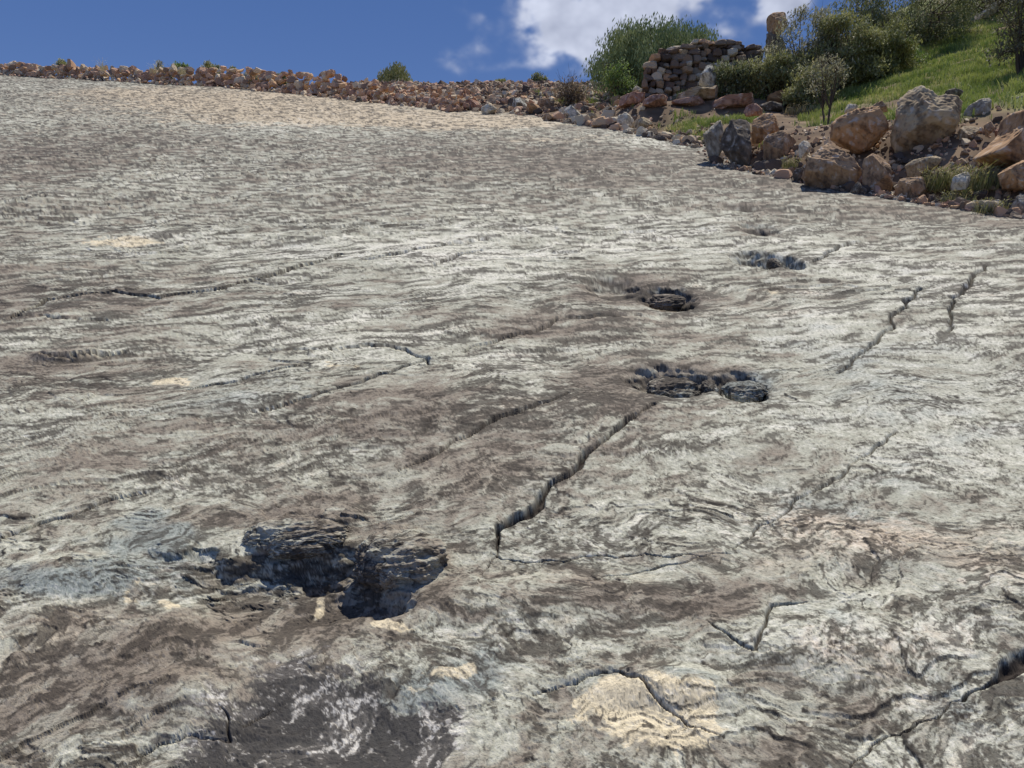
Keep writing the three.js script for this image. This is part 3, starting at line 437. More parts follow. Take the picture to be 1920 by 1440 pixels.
B('dark stone wedged between the big round and the narrow boulder', [[905, 680], [955, 622], [1012, 660], [1000, 706], [930, 704]], 'slab', 'dark', {});
B('brown stone in the earth bank at the far right', [[1680, 300], [1740, 260], [1765, 300], [1705, 366]], 9.2, 'brown', {});
B('tawny stone at the far right in the earth bank beneath the greyish boulder', [[1745, 330], [1800, 290], [1840, 330], [1800, 380], [1760, 375]], 9.2, 'red', {});

const G2 = 'rocks on the rubble bank at the upper edge of the slab';
const R = (label, b, tone, d, o) => { return boulder('bank_rock', label, box(...b, rockSeed), 0, tone, { group: G2, category: 'rock', detail: 12, thick: 1, faces: 6, ...o }); };
R('shaggy dark and white lichen covered rock at the slab edge left of the ledges', [1048, 196, 1094, 229], 'lichen', 15.6);
R('leftmost white and grey rock of the bank beyond the slab', [838, 178, 870, 198], 'lichen', 18.4);
R('reddish rock next to the leftmost white and grey bank rock', [864, 187, 906, 208], 'red', 18.1);
R('white rock below the reddish bank rock', [898, 196, 934, 216], 'pale', 17.2);
R('grey lichened rock between the white and the orange bank rocks', [954, 182, 992, 209], 'lichen', 17.4);
R('orange tan wedge shaped rock at the foot of the bank', [984, 192, 1020, 214], 'orange', 16.9);
R('grey brown rock right of the orange wedge shaped one', [1006, 184, 1036, 209], 'brown', 17.2);
R('white faced rock highest on the bank', [1022, 171, 1046, 190], 'pale', 18.2);
R('low tan rock right of the shaggy lichened rock', [1094, 212, 1124, 229], 'tan', 15.3);
R('small dark rock above the low tan one', [1086, 197, 1108, 212], 'dark', 16.2);
R('small dark rock near the red ledge block', [1129, 199, 1152, 216], 'dark', 15.6);
R('whitish tilted rock at the slab edge below the ledge', [1154, 213, 1192, 244], 'pale', 13.9);
R('grey brown rock under the white faced one', [1018, 212, 1042, 230], 'brown', 16);
R('dark rock left of the whitish tilted rock', [1104, 224, 1134, 240], 'dark', 14.6);
R('pale rock beside the whitish tilted rock', [1186, 220, 1226, 250], 'tan', 13.5);
R('small white rock on the bank near its left end', [920, 178, 948, 192], 'pale', 19);
R('small cream rock at the left end of the bank', [796, 186, 812, 196], 'pale', 19);
R('dark capped rock alone on the tan slope', [664, 180, 680, 194], 'dark', 19.6);

// sandstone ledge: a broken course of flat blocks
const G3 = 'broken sandstone ledge under the field wall';
const L = (label, pts, d, tone, o) => boulder('ledge_block', label, pts, 0, tone, { group: G3, category: 'ledge', detail: 14, faces: 3, thick: 2.0, ...o });
L('flat dark cap slab at the left end of the ledge', [[1155, 170], [1170, 165], [1208, 166], [1210, 173], [1190, 177], [1156, 176]], 15.5, 'dark', { thick: 2.6 });
L('red block under the dark cap slab', [[1156, 178], [1210, 175], [1212, 194], [1190, 199], [1160, 198]], 15.2, 'red');
L('low red block second from the left of the ledge', [[1206, 188], [1222, 180], [1258, 181], [1262, 194], [1230, 202], [1206, 200]], 15.0, 'red');
L('long pale topped slab behind the ledge', [[1256, 180], [1290, 171], [1370, 167], [1376, 178], [1340, 186], [1262, 192]], 15.5, 'tan', { thick: 2.6 });
L('square broken block in the middle of the ledge', [[1258, 190], [1300, 183], [1326, 180], [1328, 196], [1300, 200], [1262, 197]], 14.6, 'red');
L('dark streaked long slab in the middle of the ledge', [[1322, 184], [1380, 181], [1432, 182], [1434, 196], [1380, 203], [1326, 200]], 14.0, 'red', { thick: 2.4 });
L('small red block under the dark streaked slab', [[1340, 194], [1372, 192], [1374, 204], [1345, 206]], 13.6, 'red');
L('longest tilted slab at the right end of the ledge', [[1428, 190], [1450, 180], [1500, 174], [1538, 170], [1540, 186], [1500, 194], [1440, 202]], 13.8, 'orange', { thick: 2.2 });
L('dark gapped block beside the longest tilted slab', [[1418, 196], [1440, 192], [1466, 196], [1466, 208], [1424, 210]], 13.2, 'dark');
L('short pale slab lying on the grass above the ledge', [[1376, 168], [1400, 160], [1410, 163], [1400, 170], [1380, 172]], 16, 'pale', { thick: 2 });

// rocks among the shrubs on the crest
const G4 = 'rocks among the shrubs on the crest';
const T = (label, pts, d, tone, o) => boulder('crest_rock', label, pts, d === 0 ? 0 : d, tone, { group: G4, category: 'rock', detail: 14, ...o });
T('orange topped block standing against the sky beside the shrubs', [[1437, 30], [1450, 22], [1474, 24], [1478, 46], [1470, 68], [1446, 70], [1437, 52]], 18.2, 'orange', { thick: 0.9 });
T('dark rock below the orange topped block against the sky', [[1432, 66], [1452, 58], [1476, 64], [1482, 108], [1430, 112]], 18.3, 'dark', {});
T('broad flat grey slab at the top of the grass slope', [[1686, 50], [1720, 36], [1770, 32], [1782, 50], [1760, 64], [1720, 76], [1694, 72]], 0, 'brown', { thick: 1.8, faces: 5 });
T('pale flat slab near the upper right corner of the grass slope', [[1816, 34], [1850, 18], [1874, 12], [1878, 24], [1840, 40], [1818, 44]], 0, 'tan', { thick: 2 });
T('dark rock in the upper right corner', [[1806, 0], [1850, -12], [1884, 4], [1876, 26], [1814, 30]], 0, 'red', {});
boulder('standing_stone', 'tall pale lichened stone leaning against the front of the field wall', [[1307, 168], [1314, 140], [1326, 120], [1336, 121], [1346, 140], [1352, 170]], 16.4, 'lichen', { category: 'stone', thick: 0.7 });

// ---------------------------------------------------------------- loose stones of a few shapes
const stoneGeo = [];
for (let k = 0; k < 10; k++) {
  const g = mergeVertices(new THREE.IcosahedronGeometry(1, 3).deleteAttribute('normal').deleteAttribute('uv')), p = g.attributes.position, r = rng(500 + k), V = new THREE.Vector3(), cuts = [];
  for (const a of [[1, 0, 0], [-1, 0, 0], [0, 1, 0], [0, -1, 0], [0, 0, 1], [0, 0, -1]]) { V.set(a[0] + (r() - 0.5) * 0.7, a[1] + (r() - 0.5) * 0.7, a[2] + (r() - 0.5) * 0.7).normalize(); cuts.push([V.clone(), 0.45 + 0.2 * r()]); }
  for (let i = 0; i < 3; i++) { V.set(r() - 0.5, r() - 0.5, r() - 0.5).normalize(); cuts.push([V.clone(), 0.55 + 0.25 * r()]); }
  for (let i = 0; i < p.count; i++) { V.fromBufferAttribute(p, i).normalize(); let t = 1; for (const [n, o] of cuts) { const e = V.dot(n); if (e > 0.01) t = Math.min(t, o / e); } t *= 1 + 0.07 * n3(V.x * 3 + k * 7, V.y * 3, V.z * 3); p.setXYZ(i, V.x * t, V.y * t, V.z * t); }
  const f = g.toNonIndexed(); f.computeVertexNormals(); f.computeBoundingBox(); const c = f.boundingBox.getCenter(new THREE.Vector3()), s = f.boundingBox.getSize(new THREE.Vector3()); f.translate(-c.x, -c.y, -c.z); f.scale(1 / s.x, 1 / s.y, 1 / s.z); f.computeVertexNormals(); stoneGeo.push(f);
}
const mkMat = (r, g, b) => new THREE.MeshStandardMaterial({ color: new THREE.Color().setRGB(...C(r, g, b)), roughness: 0.95 });
const wallMats = [[190, 154, 124], [204, 168, 138], [170, 136, 110], [198, 178, 150], [214, 196, 168], [150, 124, 104], [214, 176, 134], [180, 146, 124]].map(c => mkMat(...c));
const darkMats = [[120, 102, 86], [96, 84, 74], [138, 118, 98], [110, 92, 78], [150, 136, 116], [84, 74, 66]].map(c => mkMat(...c));
const paleMats = [[196, 182, 156], [178, 158, 130], [210, 198, 174], [160, 138, 112], [186, 150, 116], [132, 116, 98]].map(c => mkMat(...c));
function stone(parent, name, r, mats, pos, w, h, t) { const m = new THREE.Mesh(stoneGeo[r() * 10 | 0], mats[r() * mats.length | 0]); m.name = name; m.position.copy(pos); m.scale.set(w, h, t); m.rotation.set((r() - 0.5) * 0.7, r() * 6.28, (r() - 0.5) * 0.7); parent.add(m); return m; }
// walk along the edge line of the slab: parameter in survey pixels
function edgeAt(px) { for (let i = 0; i < edgePx.length - 1; i++) if (px <= edgePx[i][0] && px >= edgePx[i + 1][0]) { const t = (px - edgePx[i][0]) / (edgePx[i + 1][0] - edgePx[i][0]); const [a, b] = [edge[i], edge[i + 1]], l = Math.hypot(b[0] - a[0], b[1] - a[1]); return { x: lerp(a[0], b[0], t), d: lerp(a[1], b[1], t), nx: (b[1] - a[1]) / l, nd: -(b[0] - a[0]) / l }; } return null; }

{ // the long tumbled wall along the top of the slab
  const w = new THREE.Group(); top(w, 'stone_wall'); const e0 = edgeAt(200); w.position.set(e0.x, TILT * e0.d, -e0.d);
  tag(w, 'long low tumbled wall of reddish stones along the top of the slab', 'stone wall');
  const r = rng(21), list = [];
  for (let px = -110; px < 860;) {
    const e = edgeAt(px), m = e.d / F, size = px < 120 ? 0.34 : px < 420 ? 0.30 : px < 620 ? 0.26 : 0.20;
    for (let k = 0; k < 5; k++) {
      const j = px + (r() - 0.5) * size * 1.6 / m, hw = (j < 300 ? 0.60 : j < 620 ? 0.72 : j < 720 ? 0.5 : 0.24) * (0.85 + 0.35 * n2(j * 0.021, 3)), f = edgeAt(clamp(j, -480, 900));
      const sw = size * (0.65 + 1.5 * r() * r() * r()), sh = sw * (0.5 + 0.35 * r()), y = clamp((k + r() * 0.7) / 4.6 * hw, 0.01, hw - sh * 0.4), back = y * 0.55 + 0.15 * r(), X = f.x + f.nx * (0.05 + back), D = f.d + f.nd * (0.05 + back);
      list.push([X, TILT * D + y + sh * 0.3, D, sw, sh, size * (0.7 + 0.5 * r())]);
    }
    px += size * 0.70 / m * (0.75 + 0.4 * r());
  }
  list.sort((a, b) => b[3] / b[2] - a[3] / a[2]);
  const rest = [];
  list.forEach(([x, y, d, sw, sh, st], i) => { const v = new THREE.Vector3(x - w.position.x, y - w.position.y, -d - w.position.z); if (i < 300) stone(w, 'stone', r, wallMats, v, sw, sh, st); else rest.push([v, sw, sh, st]); });
  for (let px = -110; px < 860; px += 1.3) { const e = edgeAt(px), s = 0.10 + 0.14 * r() * r(), back = -0.25 + 0.9 * r(), X = e.x + e.nx * back, D = e.d + e.nd * back; rest.push([new THREE.Vector3(X - w.position.x, TILT * D + Math.max(0, back) * 0.7 + s * 0.25 - w.position.y, -D - w.position.z), s, s * 0.65, s]); }
  rubbleStuff(w, 'small_stones', rest, wallMats, r);
}
function rubbleStuff(parent, name, list, mats, r) {
  const im = new THREE.InstancedMesh(stoneGeo[3], new THREE.MeshStandardMaterial({ color: 0xffffff, roughness: 0.95 }), list.length), o = new THREE.Object3D(), c = new THREE.Color();
  list.forEach(([v, a, b, t], i) => { o.position.copy(v); o.scale.set(a, b, t); o.rotation.set(r() * 6, r() * 6, r() * 6); o.updateMatrix(); im.setMatrixAt(i, o.matrix); c.copy(mats[r() * mats.length | 0].color).multiplyScalar(0.85 + 0.3 * r()); im.setColorAt(i, c); });
  im.name = name; im.userData.kind = 'stuff'; parent.add(im); return im;
}
const fieldMats = [...darkMats, ...darkMats, ...paleMats];
{ // field wall on the terrace
  const w = new THREE.Group(); top(w, 'field_wall'); const D0 = 17.2, b0 = at(1300, 186, D0); w.position.copy(b0); tag(w, 'dry stone field wall of dark stones standing on the terrace by the leafy tree', 'stone wall');
  const r = rng(99), m = D0 / F, topY = px => px < 1206 ? 138 : px < 1236 ? lerp(122, 98, (px - 1206) / 30) : px < 1290 ? lerp(97, 82, (px - 1236) / 54) : px < 1335 ? lerp(80, 70, (px - 1290) / 45) : lerp(72, 88, (px - 1335) / 75);
  let y = 190, row = 0;
  while (y > 64) {
    const hpx = 8 + 7 * r();
    for (let px = 1202 + 6 * r(); px < 1412;) {
      const wpx = 10 + 15 * r() * r() + 5 * r(), mid = px + wpx / 2;
      if (y - hpx * 0.6 > topY(mid)) { const p = at(mid, y - hpx / 2 + (r() - 0.5) * 2, D0 + (r() - 0.5) * 0.14 + (190 - y) * 0.0022); const s = stone(w, 'stone', r, fieldMats, p.sub(b0), wpx * m * 1.12, hpx * m * 1.22, 0.30 + 0.16 * r()); s.rotation.set((r() - 0.5) * 0.3, (r() - 0.5) * 0.5, (r() - 0.5) * 0.3); }
      px += wpx * 0.96;
    }
    y -= hpx * 0.9; row++;
  }
  const core = part(w, 'core', (() => { const sh = new THREE.Shape(); const q = [[1206, 192], [1412, 192], [1412, 92], [1335, 82], [1290, 92], [1240, 108], [1210, 140]].map(([a, b]) => at(a, b, D0 + 0.22).sub(b0)); sh.moveTo(q[0].x, q[0].y); q.slice(1).forEach(v => sh.lineTo(v.x, v.y)); const g = new THREE.ExtrudeGeometry(sh, { depth: 0.3, bevelEnabled: false }); g.translate(0, 0, -0.5); return g; })(), darkMats[5]);
  core.userData.label = 'earth and small stone filling between the two faces';
}
{ // loose stones: named ones near the boulders, the finest as one spread
  const r = rng(5);
  const kinds = [['cream', [paleMats[0], paleMats[2]]], ['tan', [paleMats[1], paleMats[3], wallMats[3]]], ['orange brown', [paleMats[4], wallMats[6], wallMats[1]]], ['dark brown', [darkMats[0], darkMats[1], darkMats[3]]], ['grey', [darkMats[4], paleMats[5], darkMats[5]]]];
  const put = (px, smin, smax, q, where) => {
    const e = edgeAt(px); if (!e) return; const s = smin + (smax - smin) * r() * r(), X = e.x + e.nx * q, D = e.d + e.nd * q, y = Math.max(ground(X, D), q < 0.1 ? TILT * D : -99), [tone, mats] = kinds[r() * kinds.length | 0];
    const h = s * (0.5 + 0.35 * r()), t = s * (0.7 + 0.4 * r()), m = stone(scene, numbered('loose_stone'), r, mats, new THREE.Vector3(X, y + h * 0.28, -D), s, h, t), big = s > smin + 0.3 * (smax - smin) ? 'larger' : 'small', near = q < 0.12 ? 'on the slab edge' : 'back from the slab edge';
    tag(m, `${big} ${tone} loose stone ${near} ${where}`, 'stone', `${big} ${tone} stones ${near} ${where}`);
  };
  for (let i = 0; i < 70; i++) put(1330 + 620 * r(), 0.08, 0.26, -0.05 + 1.5 * r() * r(), 'in the boulder bank');
  for (let i = 0; i < 110; i++) put(1040 + 290 * r(), 0.10, 0.36, -0.1 + 1.1 * r() * r(), 'below the grass patch');
  for (let i = 0; i < 85; i++) put(760 + 300 * r(), 0.10, 0.34, -0.1 + 2.6 * r(), 'on the far rubble bank');
  const fine = [];
  for (let i = 0; i < 5200; i++) { const a = -0.26 + 0.40 * r(), c = crest(a * 25, 25); const D = lerp(16, c + 0.2, Math.sqrt(r())), X = a * D, s = sdEdge(X, D); if (s < 0.2) continue; const k = 0.05 + 0.17 * r() * r() * (D > 20 ? 1.2 : 0.8); fine.push([new THREE.Vector3(X, ground(X, D, s) + k * 0.2, -D), k * 1.3, k * 0.8, k]); }
  for (let i = 0; i < 3600; i++) { const e = edgeAt(1030 + 1000 * r()); const q = -0.12 + 2.6 * r() * r(), X = e.x + e.nx * q, D = e.d + e.nd * q, k = 0.025 + 0.11 * r() * r() * r(); fine.push([new THREE.Vector3(X, Math.max(ground(X, D), q < 0.1 ? TILT * D : -99) + k * 0.15, -D), k * 1.3, k * 0.8, k]); }
  const im = rubbleStuff(scene, 'rubble', fine, [...darkMats, ...wallMats, ...paleMats], r); tag(im, 'fine stone rubble spread over the bank around the slab', 'rubble', null, 'stuff');
}

// ---------------------------------------------------------------- plants
const leafMat = new THREE.MeshPhysicalMaterial({ vertexColors: true, roughness: 0.75, side: THREE.DoubleSide, transmission: 0.3, thickness: 0 }); leafMat.name = 'leaf';
leafMat.roughness = 0.95;
const barkMat = mkMat(92, 80, 68), twigMat = mkMat(120, 110, 98);
class Leaves {
  constructor() { this.p = []; this.c = []; }
  add(x, y, z, l, w, dx, dy, dz, col) {                       // one pointed leaf: two faces folded along its rib
    let sx = dy * 0.31 - dz * 0.95, sy = dz * 0.2 - dx * 0.31, sz = dx * 0.95 - dy * 0.2; const k = w / (Math.hypot(sx, sy, sz) || 1) / 2; sx *= k; sy *= k; sz *= k;
    const mx = x + dx * l * 0.45, my = y + dy * l * 0.45, mz = z + dz * l * 0.45, ex = x + dx * l, ey = y + dy * l, ez = z + dz * l;
    this.p.push(x, y, z, mx + sx, my + sy, mz + sz, ex, ey, ez, x, y, z, ex, ey, ez, mx - sx, my - sy, mz - sz); for (let i = 0; i < 6; i++) this.c.push(...col);
  }
  geo() { const g = new THREE.BufferGeometry(); g.setAttribute('position', new THREE.Float32BufferAttribute(this.p, 3)); g.setAttribute('color', new THREE.Float32BufferAttribute(this.c, 3)); g.computeVertexNormals(); return g; }
}
function limb(a, b, ra, rb, bend, r) { const m = a.clone().lerp(b, 0.5); m.x += (r() - 0.5) * bend; m.y += (r() - 0.3) * bend; m.z += (r() - 0.5) * bend; const cv = new THREE.QuadraticBezierCurve3(a, m, b), g = new THREE.TubeGeometry(cv, 5, 1, 5, false), p = g.attributes.position; for (let i = 0; i <= 5; i++) { const c = cv.getPoint(i / 5), q = lerp(ra, rb, i / 5); for (let j = 0; j <= 5; j++) { const k = i * 6 + j; p.setXYZ(k, c.x + (p.getX(k) - c.x) * q, c.y + (p.getY(k) - c.y) * q, c.z + (p.getZ(k) - c.z) * q); } } g.computeVertexNormals(); return g; }
// crown: clumps on limbs; sizes in metres
function plant(name, label, category, base, { W, Hc: Hgiven, topPy, n = 26, leaves = 260, leaf = 0.05, wid = 0.35, cols, seed, droop = 0, trunk = 0.06, lift = 0.15, group, clump = 0.2, stems = 4, twigs = 0.4, flat = 0.8, lean = 0 }) {
  const o = new THREE.Group(); top(o, name); o.position.copy(base); tag(o, label, category, group);
  const Hc = topPy !== undefined ? Math.max(0.3, at(960, topPy, -base.z).y - base.y - clump * 0.7) : Hgiven;
  const r = rng(seed), wood = [], L = new Leaves();
  for (let s = 0; s < stems; s++) {
    const a = (s + r()) / stems * 6.28, foot = new THREE.Vector3(Math.cos(a) * trunk, -0.12, Math.sin(a) * trunk), fork = new THREE.Vector3(Math.cos(a) * W * 0.12 + lean * 0.3, Hc * (0.22 + 0.2 * r()), Math.sin(a) * W * 0.12); wood.push(limb(foot, fork, trunk, trunk * 0.7, 0.1 * Hc, r));
    for (let k = 0; k < n / stems; k++) {
      const b = a + (r() - 0.5) * 2.4, e = Math.sqrt(r()), rr = W / 2 * e * (0.8 + 0.3 * r()), yy = Hc * lerp(lift, 1, Math.sqrt(1 - e * e * flat) * (0.04 + 0.92 * r() ** 0.8));
      const c = new THREE.Vector3(Math.cos(b) * rr + lean * yy / Hc, yy, Math.sin(b) * rr * 0.9); wood.push(limb(fork.clone(), c, trunk * 0.5, trunk * 0.12, 0.15 * W, r));
      const cs = clump * (0.65 + 0.7 * r()), tone = r();
      for (let q = 0; q < leaves; q++) {
        const u = r() * 2 - 1, t = r() * 6.28, rad = cs * Math.cbrt(r()) * (1 + 0.5 * r()), su = Math.sqrt(1 - u * u); let x = c.x + su * Math.cos(t) * rad, y = c.y + u * rad * 0.8, z = c.z + su * Math.sin(t) * rad;
        if (droop) y -= droop * r() * r() * (0.3 + rr / W) * 2;
        let dx = r() - 0.5, dy = droop ? -0.9 - r() * 0.6 : r() * 1.1 - 0.35, dz = r() - 0.5; const l = Math.hypot(dx, dy, dz) || 1; dx /= l; dy /= l; dz /= l;
        const col = mixc(cols[0], cols[1], clamp(tone * 0.6 + r() * 0.5)), sc = leaf * (0.6 + 0.8 * r()); L.add(x, y, z, sc, sc * wid, dx, dy, dz, cols[2] && r() < 0.06 ? cols[2] : col);
      }
      for (let q = 0; q < 5 * twigs; q++) { const e2 = c.clone().add(new THREE.Vector3((r() - 0.5) * cs * 3, (r() - 0.1) * cs * 2.2, (r() - 0.5) * cs * 3)); wood.push(limb(c.clone(), e2, trunk * 0.14, trunk * 0.05, 0.05, r)); }
    }
  }
  part(o, name.includes('tree') ? 'trunk' : 'stems', mergeGeometries(wood), barkMat); part(o, name.includes('tree') ? 'crown' : 'foliage', L.geo(), leafMat); return o;
}
const olive = [C(124, 130, 76), C(170, 170, 112), C(206, 196, 160)], sage = [C(130, 130, 98), C(180, 178, 142), C(222, 216, 198)], fresh = [C(104, 132, 56), C(148, 168, 82)], darkg = [C(92, 100, 58), C(134, 140, 88), C(176, 168, 132)], molle = [C(112, 130, 80), C(160, 170, 114)];
const below = (px, py, d, drop = 0) => { const p = at(px, py, d); p.y -= drop; return p; };
const feet = (px, d) => { const x = (px - 960) / F * d / 1.0 * 1.0; const X = at(px, 200, d).x; return new THREE.Vector3(X, ground(X, d), -d); };
plant('pepper_tree', 'large drooping leafy tree against the sky behind the field wall', 'tree', feet(1232, 20.6), { W: 2.9, topPy: 26, n: 90, leaves: 520, leaf: 0.10, wid: 0.26, cols: molle, seed: 3, droop: 0.4, trunk: 0.07, clump: 0.30, stems: 6, lift: 0.15, flat: 0.35, twigs: 0 });
plant('round_tree', 'lone rounded tree on the skyline left of the cloud', 'tree', feet(750, 30), { W: 1.3, topPy: 114, n: 34, leaves: 300, leaf: 0.11, wid: 0.32, cols: olive, seed: 4, twigs: 0, droop: 0.35, trunk: 0.05, clump: 0.24, stems: 3, lift: 0.25, flat: 0.6 });
const GB = 'bushes on the skyline above the wall';
const bush = (label, px, d, w, topPy, cols, seed) => { const f = feet(px, d); return plant('skyline_bush', label, 'bush', f, { W: w, topPy, n: 22, leaves: 150, leaf: 0.10, cols, seed, trunk: 0.04, clump: w * 0.16, stems: 3, lift: 0.2, twigs: 0.3, flat: 0.5, group: GB }); };
bush('leftmost rounded bush on the skyline above the tumbled wall', 120, 40.6, 0.8, 109, olive, 11);
bush('sparse grey green bush on the skyline second from the left', 312, 35, 0.75, 110, sage, 12);
bush('low yellow green bush beside the sparse grey green one', 342, 34, 0.7, 115, fresh, 13);
bush('dark rounded bush right of the yellow green one on the skyline', 398, 33.4, 0.8, 109, olive, 14);
bush('small low bush touching the dark rounded one', 438, 32, 0.5, 125, olive, 15);
bush('tiny bush between the two low skyline bushes', 478, 31, 0.6, 129, sage, 16);
bush('rightmost tiny bush over the tumbled wall', 528, 29.8, 0.45, 135, olive, 17);
bush('tiny bush on the skyline below the thin cloud wisps', 938, 28.8, 0.4, 148, olive, 18);
bush('dark bush on the skyline left of the large drooping tree', 1010, 28.8, 0.7, 139, darkg, 19);
// shrubs on the crest of the grass slope
const GS = 'shrubs on the crest at the upper right';
const shrub = (label, px, d, o) => plant('shrub', label, 'shrub', feet(px, d), { group: GS, n: 44, leaves: 330, leaf: 0.075, wid: 0.34, clump: 0.19, trunk: 0.03, stems: 6, lift: 0.0, flat: 0.7, ...o });
shrub('olive shrub at the left end of the crest thicket next to the field wall', 1440, 16.6, { W: 1.1, topPy: 92, cols: olive, seed: 31, n: 26 });
shrub('grey twiggy shrub with silvery leaf tips against the sky', 1510, 17.2, { W: 1.5, topPy: 0, cols: sage, seed: 32, n: 44 });
shrub('dense olive shrub in the middle of the crest thicket', 1575, 16.6, { W: 1.5, topPy: 4, cols: olive, seed: 33, n: 44 });
shrub('rounded yellow green shrub at the right of the crest thicket', 1655, 17.0, { W: 1.15, topPy: 22, cols: [C(104, 114, 60), C(146, 148, 88)], seed: 34, n: 34, droop: 0.0 });
shrub('dark shrub at the top edge behind the yellow green one', 1620, 19.4, { W: 2.6, topPy: -50, cols: darkg, seed: 35, n: 50, clump: 0.28 });
shrub('dark shrub at the top edge above the flat grey slab', 1722, 20.0, { W: 2.8, topPy: -60, cols: darkg, seed: 36, n: 40, clump: 0.25 });
shrub('dark shrub at the top edge near the upper right corner', 1850, 22.0, { W: 2.4, topPy: -40, cols: darkg, seed: 37, n: 36, clump: 0.28 });
shrub('low bright shrub at the foot of the crest thicket beside the grass', 1515, 15.6, { W: 0.9, Hc: 0.7, cols: olive, seed: 38, n: 20 });
shrub('low leafy plant by the flat grey slab', 1690, 17.9, { W: 0.6, Hc: 0.55, cols: fresh, seed: 39, n: 14 });
shrub('small dark shrub at the foot of the field wall beside the standing stone', 1368, 16.6, { W: 0.6, Hc: 0.65, cols: darkg, seed: 40, n: 16 });
shrub('dark straggling shrub cut by the right edge of the picture', 1915, 13.2, { W: 1.0, Hc: 1.75, cols: [C(84, 84, 62), C(120, 118, 92)], seed: 41, n: 30, leaves: 120, twigs: 1.5 });
shrub('bright green young plant at the foot of the drooping tree', 1160, 19.0, { W: 0.55, Hc: 0.85, cols: fresh, seed: 42, n: 14, leaves: 120 });
shrub('brown dry shrub at the end of the far rubble bank', 1070, 19.5, { W: 0.6, Hc: 0.5, cols: [C(128, 112, 88), C(156, 138, 110)], seed: 43, n: 14, leaves: 90, twigs: 1.5 });
plant('small_tree', 'small twisted tree with dark stem standing before the grass slope', 'tree', feet(1552, 12.9), { W: 0.62, topPy: 92, n: 16, leaves: 80, leaf: 0.05, cols: sage, seed: 51, trunk: 0.022, clump: 0.12, stems: 3, lift: 0.5, twigs: 1.4 });

// ---------------------------------------------------------------- grass
function bladeGeo(n, seed, h, spread, w) {
  const r = rng(seed), p = [], q = [];
  for (let i = 0; i < n; i++) { const a = r() * 6.28, l = h * (0.5 + 0.6 * r()), x = (r() - 0.5) * spread, z = (r() - 0.5) * spread, bx = Math.cos(a) * l * (0.2 + 0.5 * r()), bz = Math.sin(a) * l * (0.2 + 0.5 * r()), sx = -Math.sin(a) * w, sz = Math.cos(a) * w; p.push(x - sx, -0.02, z - sz, x + sx, -0.02, z + sz, x + bx * 0.4 + sx * 0.7, l * 0.6, z + bz * 0.4 + sz * 0.7, x - sx, -0.02, z - sz, x + bx * 0.4 + sx * 0.7, l * 0.6, z + bz * 0.4 + sz * 0.7, x + bx * 0.4 - sx * 0.7, l * 0.6, z + bz * 0.4 - sz * 0.7, x + bx * 0.4 - sx * 0.7, l * 0.6, z + bz * 0.4 - sz * 0.7, x + bx * 0.4 + sx * 0.7, l * 0.6, z + bz * 0.4 + sz * 0.7, x + bx, l, z + bz); }
  const g = new THREE.BufferGeometry(); g.setAttribute('position', new THREE.Float32BufferAttribute(p, 3)); g.computeVertexNormals(); return g;
}
const grassMat = new THREE.MeshPhysicalMaterial({ color: 0xffffff, roughness: 0.95, side: THREE.DoubleSide, transmission: 0.3, thickness: 0 });
{
  const r = rng(8), list = [];
  for (let i = 0; i < 120000 && list.length < 42000; i++) { const a = 0.02 + 0.72 * r(), D = 9 + 16 * Math.sqrt(r()), X = a * D, s = sdEdge(X, D); if (s < 0.3) continue; const c = grassCover(X, D, s) * sst(-0.75, 0.0, n2(X * 0.9, D * 0.9) + 0.6 * n2(X * 2.7, D * 2.7)); if (r() > c) continue; list.push([X, D, s, c]); }
  const im = new THREE.InstancedMesh(bladeGeo(9, 2, 0.10, 0.12, 0.006), grassMat, list.length), o = new THREE.Object3D(), k = new THREE.Color(), g0 = C(112, 134, 58), g1 = C(168, 176, 98), g2 = C(204, 196, 136);
  list.forEach(([X, D, s, c], i) => { o.position.set(X, ground(X, D, s), -D); o.rotation.set((r() - 0.5) * 0.3, r() * 6.28, (r() - 0.5) * 0.3); o.scale.setScalar((0.5 + 0.6 * r()) * (1 + 0.7 * sst(0.1, 0.6, n2(X * 1.9, D * 1.9)))); o.updateMatrix(); im.setMatrixAt(i, o.matrix); const n = 0.5 + 0.7 * n2(X * 1.4, D * 1.4) + 0.35 * (r() - 0.5); k.setRGB(...(r() < 0.05 + 0.35 * sst(0.1, 0.6, n2(X * 0.7 + 9, D * 0.7)) ? g2 : mixc(g0, g1, clamp(n)))); im.setColorAt(i, k); });
  tag(top(im, 'grass'), 'short green grass covering the hillside at right', 'grass', null, 'stuff');
}
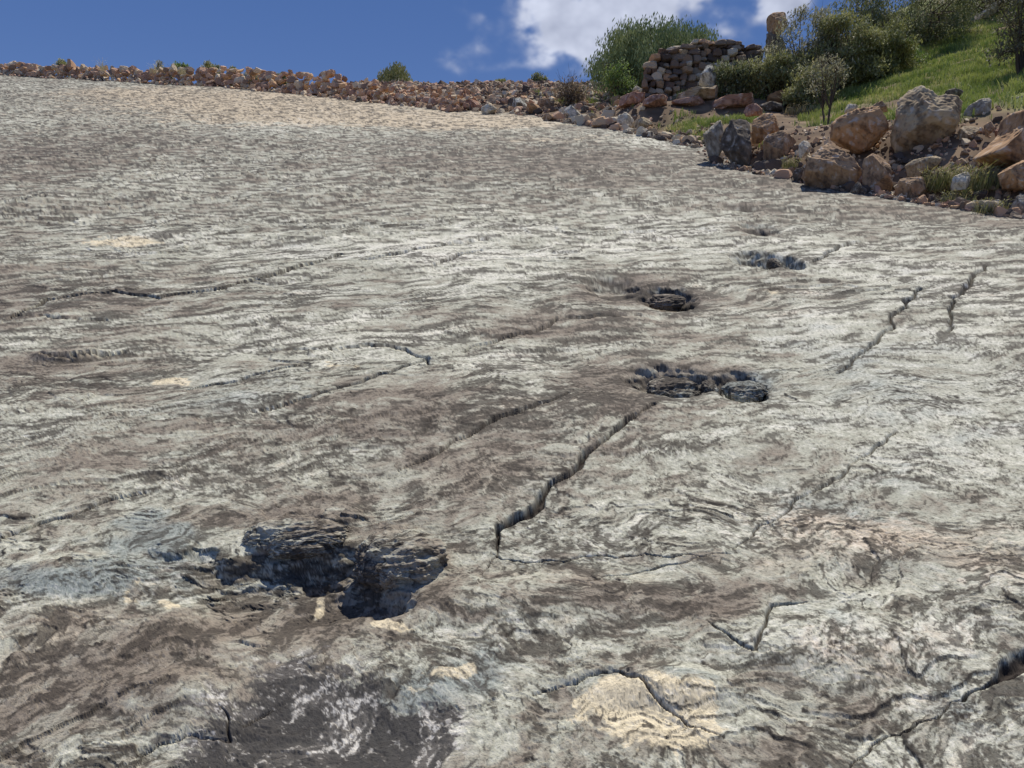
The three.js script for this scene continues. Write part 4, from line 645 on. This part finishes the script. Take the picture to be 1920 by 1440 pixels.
function tussock(label, pos, h, spread, n, seed, cols) {
  const r = rng(seed), L = new Leaves(); const o = new THREE.Group(); top(o, 'grass_tussock'); o.position.copy(pos); tag(o, label, 'tussock', 'grass tussocks among the stones');
  const g = []; for (let i = 0; i < n; i++) { const a = r() * 6.28, q = Math.sqrt(r()) * spread, l = h * (0.5 + 0.7 * r()), x = Math.cos(a) * q, z = Math.sin(a) * q * 0.6, b = r() * 6.28, t = 0.25 + 0.6 * r(); const col = mixc(cols[0], cols[1], r()); const dx = Math.cos(b) * t, dz = Math.sin(b) * t; L.add(x, -0.02, z, l, 0.014, dx * 0.5, 0.9, dz * 0.5, col); L.add(x + dx * 0.45 * l, 0.8 * l, z + dz * 0.45 * l, l * 0.5, 0.010, dx, 0.25, dz, col); }
  part(o, 'blades', L.geo(), leafMat);
}
const gz = (x, y) => { const p = onGround(1300 + x * 0.3229, 140 + y * 0.3229); return p; };
const dry = [C(112, 122, 64), C(182, 172, 118)];
tussock('green and straw coloured tussock around the cream stone', gz(1650, 690), 0.26, 0.26, 420, 1, dry);
tussock('tussock left of the cream stone, hanging over the slab edge', gz(1430, 690), 0.24, 0.20, 300, 2, dry);
tussock('short tussock under the cream stone at the slab edge', gz(1520, 770), 0.16, 0.18, 220, 3, dry);
tussock('tussock at the far right under the orange boulder', gz(1720, 810), 0.14, 0.16, 160, 4, dry);
tussock('dry tussock on the bank behind the small pale stones', gz(640, 230), 0.16, 0.35, 260, 5, [C(120, 110, 78), C(160, 146, 108)]);
tussock('small tussock at the foot of the big round boulder', gz(560, 560), 0.14, 0.12, 120, 6, dry);
const tip = (label, px, d, h, n, seed) => { const f = feet(px, d); f.y = TILT * d + 0.45; tussock(label, f, h, 0.16, n, seed, [C(190, 178, 130), C(214, 202, 160)]); };
tip('straw tuft growing on the tumbled wall near the leftmost bush', 193, 34.6, 0.5, 40, 7);
tip('straw tuft on the tumbled wall beside the sparse bush', 292, 32.2, 0.4, 30, 8);
tip('yellow tuft on the tumbled wall below the yellow green bush', 344, 31, 0.3, 60, 9);

scene.traverse(o => { if (o.isMesh) { o.castShadow = true; o.receiveShadow = true; } });
renderer.render(scene, camera);
